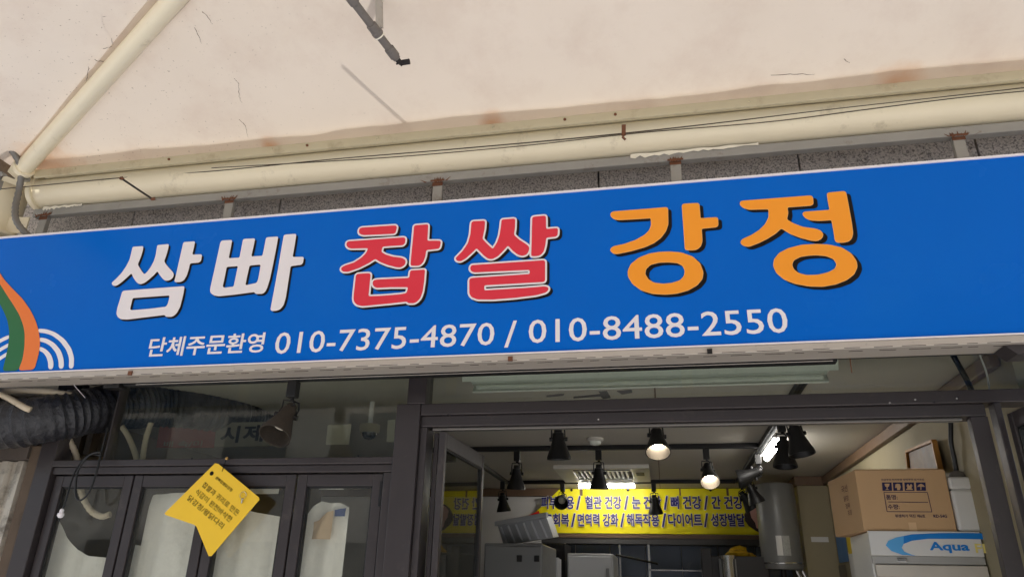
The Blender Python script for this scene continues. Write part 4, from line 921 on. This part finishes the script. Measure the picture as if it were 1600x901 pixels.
# calendar and notices on the right wall
t = thing('wall_notice', 'blue and yellow notice sheet on the right wall below the cardboard box', 'notice', (1.245, 5.2, 1.6))
def wallsheet(name, py0, py1, px0, px1, m, X, par): 
    a, b = PX(px0, py0, X), PX(px1, py1, X); MB().box((X, min(a.y, b.y), min(a.z, b.z)), (X + .002, max(a.y, b.y), max(a.z, b.z))).build(name, m, par)
wallsheet('blue_sheet', 834, 876, 1305, 1326, mat('notice_blue', srgb(86, 128, 176), .6), 1.244, t)
wallsheet('yellow_sheet', 838, 862, 1322, 1340, mat('notice_yellow', srgb(236, 206, 60), .6), 1.241, t)
wallsheet('white_sheet', 862, 901, 1325, 1345, PLASTER, 1.242, t)
wallsheet('board', 884, 920, 1302, 1326, mat('notice_board', srgb(110, 104, 90), .6), 1.242, t)

# drinks cooler with printed header, carton and foam box on it
YF = 3.30; xf0 = P(1360, 850, YF).x; xf1 = 1.243; zf1 = P(1440, 829, YF).z; zf0 = P(1440, 868, YF).z
fr_ = thing('drinks_cooler', 'white glass-door drinks cooler with blue swoosh header on the right', 'cooler', ((xf0 + xf1) / 2, YF, .02))
CW = mat('cooler_white', srgb(226, 224, 218), .4, var=.03)
MB().box((xf0, YF + .02, .02), (xf1, YF + .33, zf1 - .003)).build('cabinet', CW, fr_, bevel=.006)
hd = MB().box((xf0 - .002, YF, zf0), (xf1, YF + .0195, zf1)).build('header_panel', CW, fr_, bevel=.003)
MB().box((xf0, YF + .004, zf0 - .030), (xf1, YF + .0195, zf0 - .001)).build('header_rail', mat('cooler_grey', srgb(178, 176, 170), .4, .2), fr_, bevel=.002)
q = P(1409, 872, YF); MB().box((q.x - .018, YF - .002, zf0 - .024), (q.x + .018, YF + .0035, zf0 - .008)).build('lock', CHROME, fr_, bevel=.002)
zd = zf0 - .034
dr = MB(); dr.box((xf0 + .006, YF - .004, zd - .045), (xf1, YF + .0195, zd)); dr.box((xf0 + .006, YF - .004, .1), (xf0 + .05, YF + .0195, zd - .0452)); dr = dr.build('door_frame', mat('cooler_beige', srgb(206, 198, 184), .4), fr_, bevel=.003)
MB().box((xf0 + .052, YF + .004, .1), (xf1, YF + .010, zd - .047)).build('door_glass', mat('cooler_glass', srgb(120, 126, 130), .08, coat=1), dr)
SW = mat('swoosh_blue', srgb(20, 130, 214), .35, var=.02); SW2 = mat('swoosh_light', srgb(96, 178, 236), .35, var=.02)
def hp(pts): return [P(x, y, YF - .0015) for x, y in pts]
def hprint(name, pts, m, lay=0):
    lp = [Vector((p.x, p.z)) for p in hp(pts)]; sheet(name, fill2d([lp]), YF - .001 - lay, m, fr_)
hprint('swoosh', [(1384, 851), (1388, 844), (1400, 839), (1425, 834), (1470, 832), (1520, 832), (1620, 834), (1620, 844), (1560, 842), (1500, 841), (1450, 841), (1425, 844), (1412, 849), (1409, 855), (1413, 861), (1425, 866), (1431, 867.5), (1410, 866), (1393, 860)], SW)
hprint('swoosh_tail', [(1384, 851), (1388, 844), (1400, 839), (1412, 836.5), (1412, 848), (1409, 855), (1413, 861), (1425, 866), (1430, 867), (1410, 865.5), (1393, 860)], SW2, .0006)
a, b = P(1454, 863, YF), P(1516, 863, YF); b.z = a.z; text('brand_text', 'Aqua', a, b - a, Vector((0, 0, .042)), SW, fr_, .03, .002)
a, b = P(1525, 863, YF), P(1575, 863, YF); b.z = a.z; text('brand_text', 'FINE', a, b - a, Vector((0, 0, .034)), mat('brand_yellow', srgb(246, 226, 130), .4), fr_, .02, .002)

CARD = mat('cardboard', srgb(206, 168, 124), .8, var=.06, scale=5, bump=.05); INK = mat('box_ink', srgb(40, 36, 80), .7)
bx_ = thing('cardboard_box', 'large brown cardboard box with printed handling symbols on top of the cooler', 'box', (P(1415, 826, YF + .02).x, YF + .1, zf1))
YB = YF + .015; ZB0, ZB1 = zf1 - .0005, P(1400, 733, YB).z
f0, f1 = P(1350, 826, YB), P(1493, 823, YB); fx0 = (P(1338, 734, YB).x + f0.x) / 2 - .004; fx1 = (P(1478, 735, YB).x + f1.x) / 2
# the box stands askew: its left face runs back to the right wall side
dep = P(1286, 753, 0.1 + YB + .36)
bl = Vector((dep.x, YB + .36, 0))
quadb = [Vector((fx0, YB, ZB0)), Vector((fx1, YB, ZB0)), Vector((fx1 - .045, YB + .42, ZB0)), Vector((bl.x, bl.y, ZB0))]
MB().prism(quadb, (0, 0, ZB1 - ZB0)).build('carton_body', CARD, bx_, bevel=.003)
MB().box((fx0 + .005, YB + .01, ZB1 + .0003), (fx1 - .01, YB + .20, ZB1 + .003)).build('top_flap', CARD, bx_)
def bp_(px, py): return P(px, py, YB - .0012)
def bsheet(name, pts, m, lay=0): sheet(name, fill2d([[Vector((p.x, p.z)) for p in (bp_(*q) for q in pts)]]), YB - .001 - lay, m, bx_)
for i, x in enumerate((1378, 1395, 1413, 1431)):
    bsheet('handling_symbol', [(x, 753), (x + 15, 753), (x + 16, 766), (x + 1, 766)], INK)
    o = SC.objects[-1]
    c1, c2 = x + 8, 759.5
    if i == 0: pts = [(c1 - 4, 755), (c1 + 4, 755), (c1 + 3, 759), (c1 + .8, 760.5), (c1 + .8, 763), (c1 + 3.5, 764.5), (c1 - 3, 764.5), (c1 - .6, 763), (c1 - .6, 760.5), (c1 - 3, 759)]
    elif i == 1: pts = [(c1 - 4, 756), (c1 - 1, 755), (c1 + 3, 755.5), (c1 + 4.5, 760), (c1 + 3, 765), (c1 - 1, 765), (c1 - 2, 761), (c1 - 4.5, 762)]
    elif i == 2: pts = [(c1 - 5, 759), (c1 - 2.5, 755), (c1, 758.5), (c1 + 2.5, 755), (c1 + 5, 759), (c1 + 3.5, 759), (c1 + 3.5, 763), (c1 + 5, 763), (c1 + 5, 764.6), (c1 - 5, 764.6), (c1 - 5, 763), (c1 - 3.5, 763), (c1 - 3.5, 759)]
    else: pts = [(c1 - 6, 760), (c1 - 4, 757), (c1, 755), (c1 + 4, 757), (c1 + 6, 760), (c1 + .6, 759.6), (c1 + .6, 764.6), (c1 - .8, 764.6), (c1 - .8, 759.6)]
    bsheet('symbol_mark', pts, CARD, .0006)
for a, b in (((1381, 768.5), (1449, 768.5)), ((1388, 783.5), (1450, 784)), ((1386, 798.5), (1456, 799))): MB().bar(bp_(*a), bp_(*b), .0022, .0006, (0, 1, 0)).build('ruled_line', INK, bx_)
for a, b in (((1381, 768.5), (1386, 798.5)), ((1449, 768.5), (1456, 799))): MB().bar(bp_(*a) + Vector((0, -.0004, 0)), bp_(*b) + Vector((0, -.0004, 0)), .0022, .0006, (0, 1, 0)).build('ruled_line', INK, bx_)
def btx(body, x0, y0, x1, h, bold=.01):
    a, b = bp_(x0, y0), bp_(x1, y0); b.z = a.z; text('carton_print', body, a, b - a, Vector((0, 0, h)), INK, bx_, bold, .0008)
btx('품명:', 1385, 780, 1403, .020); btx('수량:', 1388, 795, 1406, .020); btx('위생허가 덕진 제6호', 1399, 808, 1446, .013); btx('KD-54G', 1459, 808, 1480, .012, .02); btx('취급주의 천지무용 상하주의 습기조심', 1377, 750.5, 1444, .008)
MB().box((bp_(1419, 815).x, YB - .0008, ZB0 + .001), (bp_(1431, 815).x, YB - .0003, ZB0 + .035)).build('packing_tape', mat('tape_tan', srgb(222, 186, 140), .3), bx_)
# marks on the left face
u = (quadb[3] - quadb[0]); un = u.normalized(); lf = lambda s, z: quadb[0] + u * s + Vector((0, 0, z)) + Vector((un.y, -un.x, 0)) * -.0012 * (1 if un.x < 0 else -1)
H = ZB1 - ZB0
for (s0, z, body, l, h) in ((.52, .70, '국산', .22, .03), (.48, .55, '닭강', .16, .022), (.46, .42, '정육', .15, .022), (.42, .30, '포장', .14, .022)):
    O = lf(s0, z * H); text('carton_print', body, O, -u * l, Vector((0, 0, h)), mat('faint_ink', srgb(130, 90, 70), .8), bx_, .01, .0006)

YW = YF + .012
a, b = P(1480, 747, YW), P(1530, 820, YW)
t = thing('foam_box', 'white lidded box standing on the cooler right of the cardboard box', 'box', ((a.x + 1.2) / 2, YW, zf1))
wx0 = fx1 + .006; wz1 = P(1500, 744, YW).z
MB().box((wx0, YW, zf1 + .0003), (wx0 + .17, YW + .2, wz1 - .05)).build('box_body', CW, t, bevel=.012)
MB().box((wx0 - .001, YW - .003, wz1 - .0495), (wx0 + .172, YW + .203, wz1)).build('lid', CW, t, bevel=.010)
q = P(1496, 742, YW + .05)
t = thing('cable_grommet', 'grey domed cable fitting on top of the white box', 'fitting', (q.x, YW + .05, wz1))
MB().lathe([(.034, .0005), (.033, .01), (.025, .024), (.008, .032), (.0, .033)], (q.x, YW + .05, wz1), (0, 0, 1), 20).build('dome', CONDUIT, t, smooth=True)
wire('black_cable', [(q.x, YW + .05, wz1 + .03), P(1491, 715, YW + .04), P(1486, 690, YW + .02), P(1485, 655, YW), (P(1485, 640, YW).x, YW, CZ - .002)], .0095, BC, 'thick black cable dropping from the ceiling to the white box', 'cable', 10)
wire('black_cable', [P(1478, 535, 2.75), P(1492, 560, 2.75), P(1506, 585, 2.75), P(1518, 610, 2.75), P(1528, 640, 2.75)], .010, BC, 'dark curved cable behind the right end of the transom glass', 'cable', 10)
wire('white_cable', [P(1524, 535, 2.72), P(1533, 560, 2.72), P(1542, 585, 2.72), P(1548, 625, 2.72)], .003, PLASTER, 'thin pale cord behind the right end of the transom glass', 'cord', 6)
# framed picture leaning on the wall
t = thing('picture_frame', 'wooden framed picture with dim landscape leaning high on the right wall', 'picture', (1.24, 4.0, 2.1))
p4 = [PX(1421, 733, 1.235), PX(1418, 705, 1.235), PX(1459, 688, 1.215), PX(1469, 733, 1.215)]
MB().prism([p + Vector((.002, 0, 0)) for p in p4], (.012, 0, 0)).build('backing', mat('pic_brown', srgb(120, 92, 66), .5, var=.7, scale=14, dirt=.6, dirtcol=srgb(70, 86, 96), dscale=7, dlo=.5), t)
for i in range(4): MB().bar(p4[i], p4[(i + 1) % 4], .012, .022, (1, 0, 0)).build('frame_bar', mat('frame_wood', srgb(176, 124, 58), .5), t)

# ------------------------------------------------------------------ behind the left glass
REFLPAPER = mat('reflection_paper_white', srgb(244, 239, 228), .5, var=.08, scale=4, dirt=.35, dirtcol=srgb(184, 174, 156), dscale=4, dlo=.5, bump=1.0, bscale=7)  # white sheets stand in for street reflections in the door panes
def curtain(name, label, Y, edge, zbot, m, amp=.012, seed=0):
    rnd = random.Random(seed); mb = MB(); pts = [P(x, y, Y) for x, y in edge]; n = 60; q = []
    for i in range(n + 1):
        u = i / n * (len(pts) - 1); k = min(int(u), len(pts) - 2); q.append(pts[k].lerp(pts[k + 1], u - k))
    for i, p in enumerate(q):
        for j in range(9):
            v = j / 8; z = p.z + (zbot - p.z) * v
            mb.v.append(Vector((p.x, Y + amp * math.sin(p.x * 34 + seed) * (.4 + v) + .4 * amp * math.sin(p.x * 71 + v * 3), z)))
    for i in range(n):
        for j in range(8): k = i * 9 + j; mb.f.append((k, k + 9, k + 10, k + 1))
    o = mb.build(name, m, loc=(pts[0].x, Y, zbot), smooth=True, fix=False, label=label, cat='sheet'); return o
curtain('reflection_sheet', 'curved-top white sheet standing in for street reflections behind the leftmost folding door', 2.715, [(72, 800), (94, 812), (104, 838), (120, 858), (140, 868), (185, 872)], .3, REFLPAPER, .008, 1)
curtain('reflection_sheet', 'white sheet standing in for street reflections behind the second and third folding doors', 2.70, [(208, 850), (222, 852), (233, 790), (240, 772), (300, 768), (330, 790), (372, 792), (400, 800), (436, 806)], .3, REFLPAPER, .010, 2)
curtain('reflection_sheet', 'white sheet standing in for street reflections behind the fourth folding door', 2.715, [(478, 806), (490, 790), (502, 782), (518, 786), (532, 785), (546, 792)], .3, REFLPAPER, .010, 3)
curtain('cloth_scrap', 'beige cloth scrap hanging behind the fourth folding door', 2.685, [(490, 815), (498, 812), (512, 800), (522, 797)], P(510, 842, 2.685).z, mat('beige_cloth', srgb(196, 170, 140), .8), .01, 4)
curtain('paper_sheet', 'pale paper sheet taped high behind the fourth folding door', 2.72, [(500, 752), (520, 752), (538, 752)], P(520, 764, 2.72).z, REFLPAPER, .002, 5)
curtain('paper_sheet', 'pale paper sheet taped high behind the third folding door', 2.70, [(392, 754), (415, 754), (438, 754)], P(415, 771, 2.70).z, REFLPAPER, .002, 6)
curtain('blue_cloth', 'small blue cloth strip above the beige scrap behind the fourth folding door', 2.69, [(523, 796), (532, 794), (541, 793)], P(530, 806, 2.69).z, mat('blue_cloth', srgb(60, 80, 130), .7), .003, 7)
# reddish panel standing in for a street sign reflected in the left transom
NB = thing('reflected_sign', 'red and white panel with Korean letters standing in for a sign reflected in the left transom glass', 'banner', P(330, 690, 3.2))
MB().prism([P(x, y, 3.2) for x, y in ((250, 662), (338, 660), (334, 699), (244, 699))], (0, .004, 0)).build('red_half', mat('reflected_red', srgb(150, 62, 50), .7, var=.2), NB)
MB().prism([P(x, y, 3.2) for x, y in ((338.5, 660), (440, 658), (440, 696), (334.5, 698.5))], (0, .004, 0)).build('white_half', mat('reflected_white', srgb(140, 132, 114), .7), NB)
a, b = P(343, 692, 3.198), P(372, 692, 3.198); b.z = a.z; text('reflected_letter', '시', a, b - a, Vector((0, 0, .085)), LBLACK, NB, .03, .001)
a, b = P(378, 690, 3.198), P(410, 690, 3.198); b.z = a.z; text('reflected_letter', '제', a, b - a, Vector((0, 0, .085)), LBLACK, NB, .03, .001)
a, b = P(255, 698, 3.198), P(315, 698, 3.198); b.z = a.z; text('reflected_letter', '배 속/미', a, b - a, Vector((0, 0, .03)), mat('reflected_white', srgb(176, 168, 148), .7), NB, .01, .001)
for pa, pb, lb in ((((512, 664), (549, 662), (545, 694), (509, 694))), 3.15, 'pale square standing in for a window reflection behind the left transom glass'), (((606, 656), (617, 655), (616, 690), (604, 690)), 3.15, 'narrow bluish strip standing in for a bright reflection behind the left transom beside the middle post'):
    MB().prism([P(x, y, pb) for x, y in pa], (0, .003, 0)).build('reflection_patch', mat('reflection_pale', srgb(196, 190, 172), .7), loc=P(*pa[2], pb), label=lb, cat='paper')  # pale panels added for bright patches reflected in the transom

# ================================================================== across the street (seen only in reflections)
ob = thing('opposite_building', 'pale rendered building across the street with rows of windows', 'building', (0, -11, 0))
MB().box((-16, -13, 0), (16, -11, 7)).build('wall', mat('render_pale', srgb(200, 190, 172), .85, var=.1, scale=.5), ob)
for i in range(9):
    for j in range(2):
        x = -14 + i * 3.3; z = 1.0 + j * 3.1
        wv = MB().box((x, -10.998, z), (x + 1.7, -10.95, z + 1.5)).build('window', mat('far_glass', srgb(50, 60, 70), .1), ob); MB().box((x - .05, -10.948, z - .1), (x + 1.75, -10.85, z - .02)).build('sill', CONCRETE, wv)
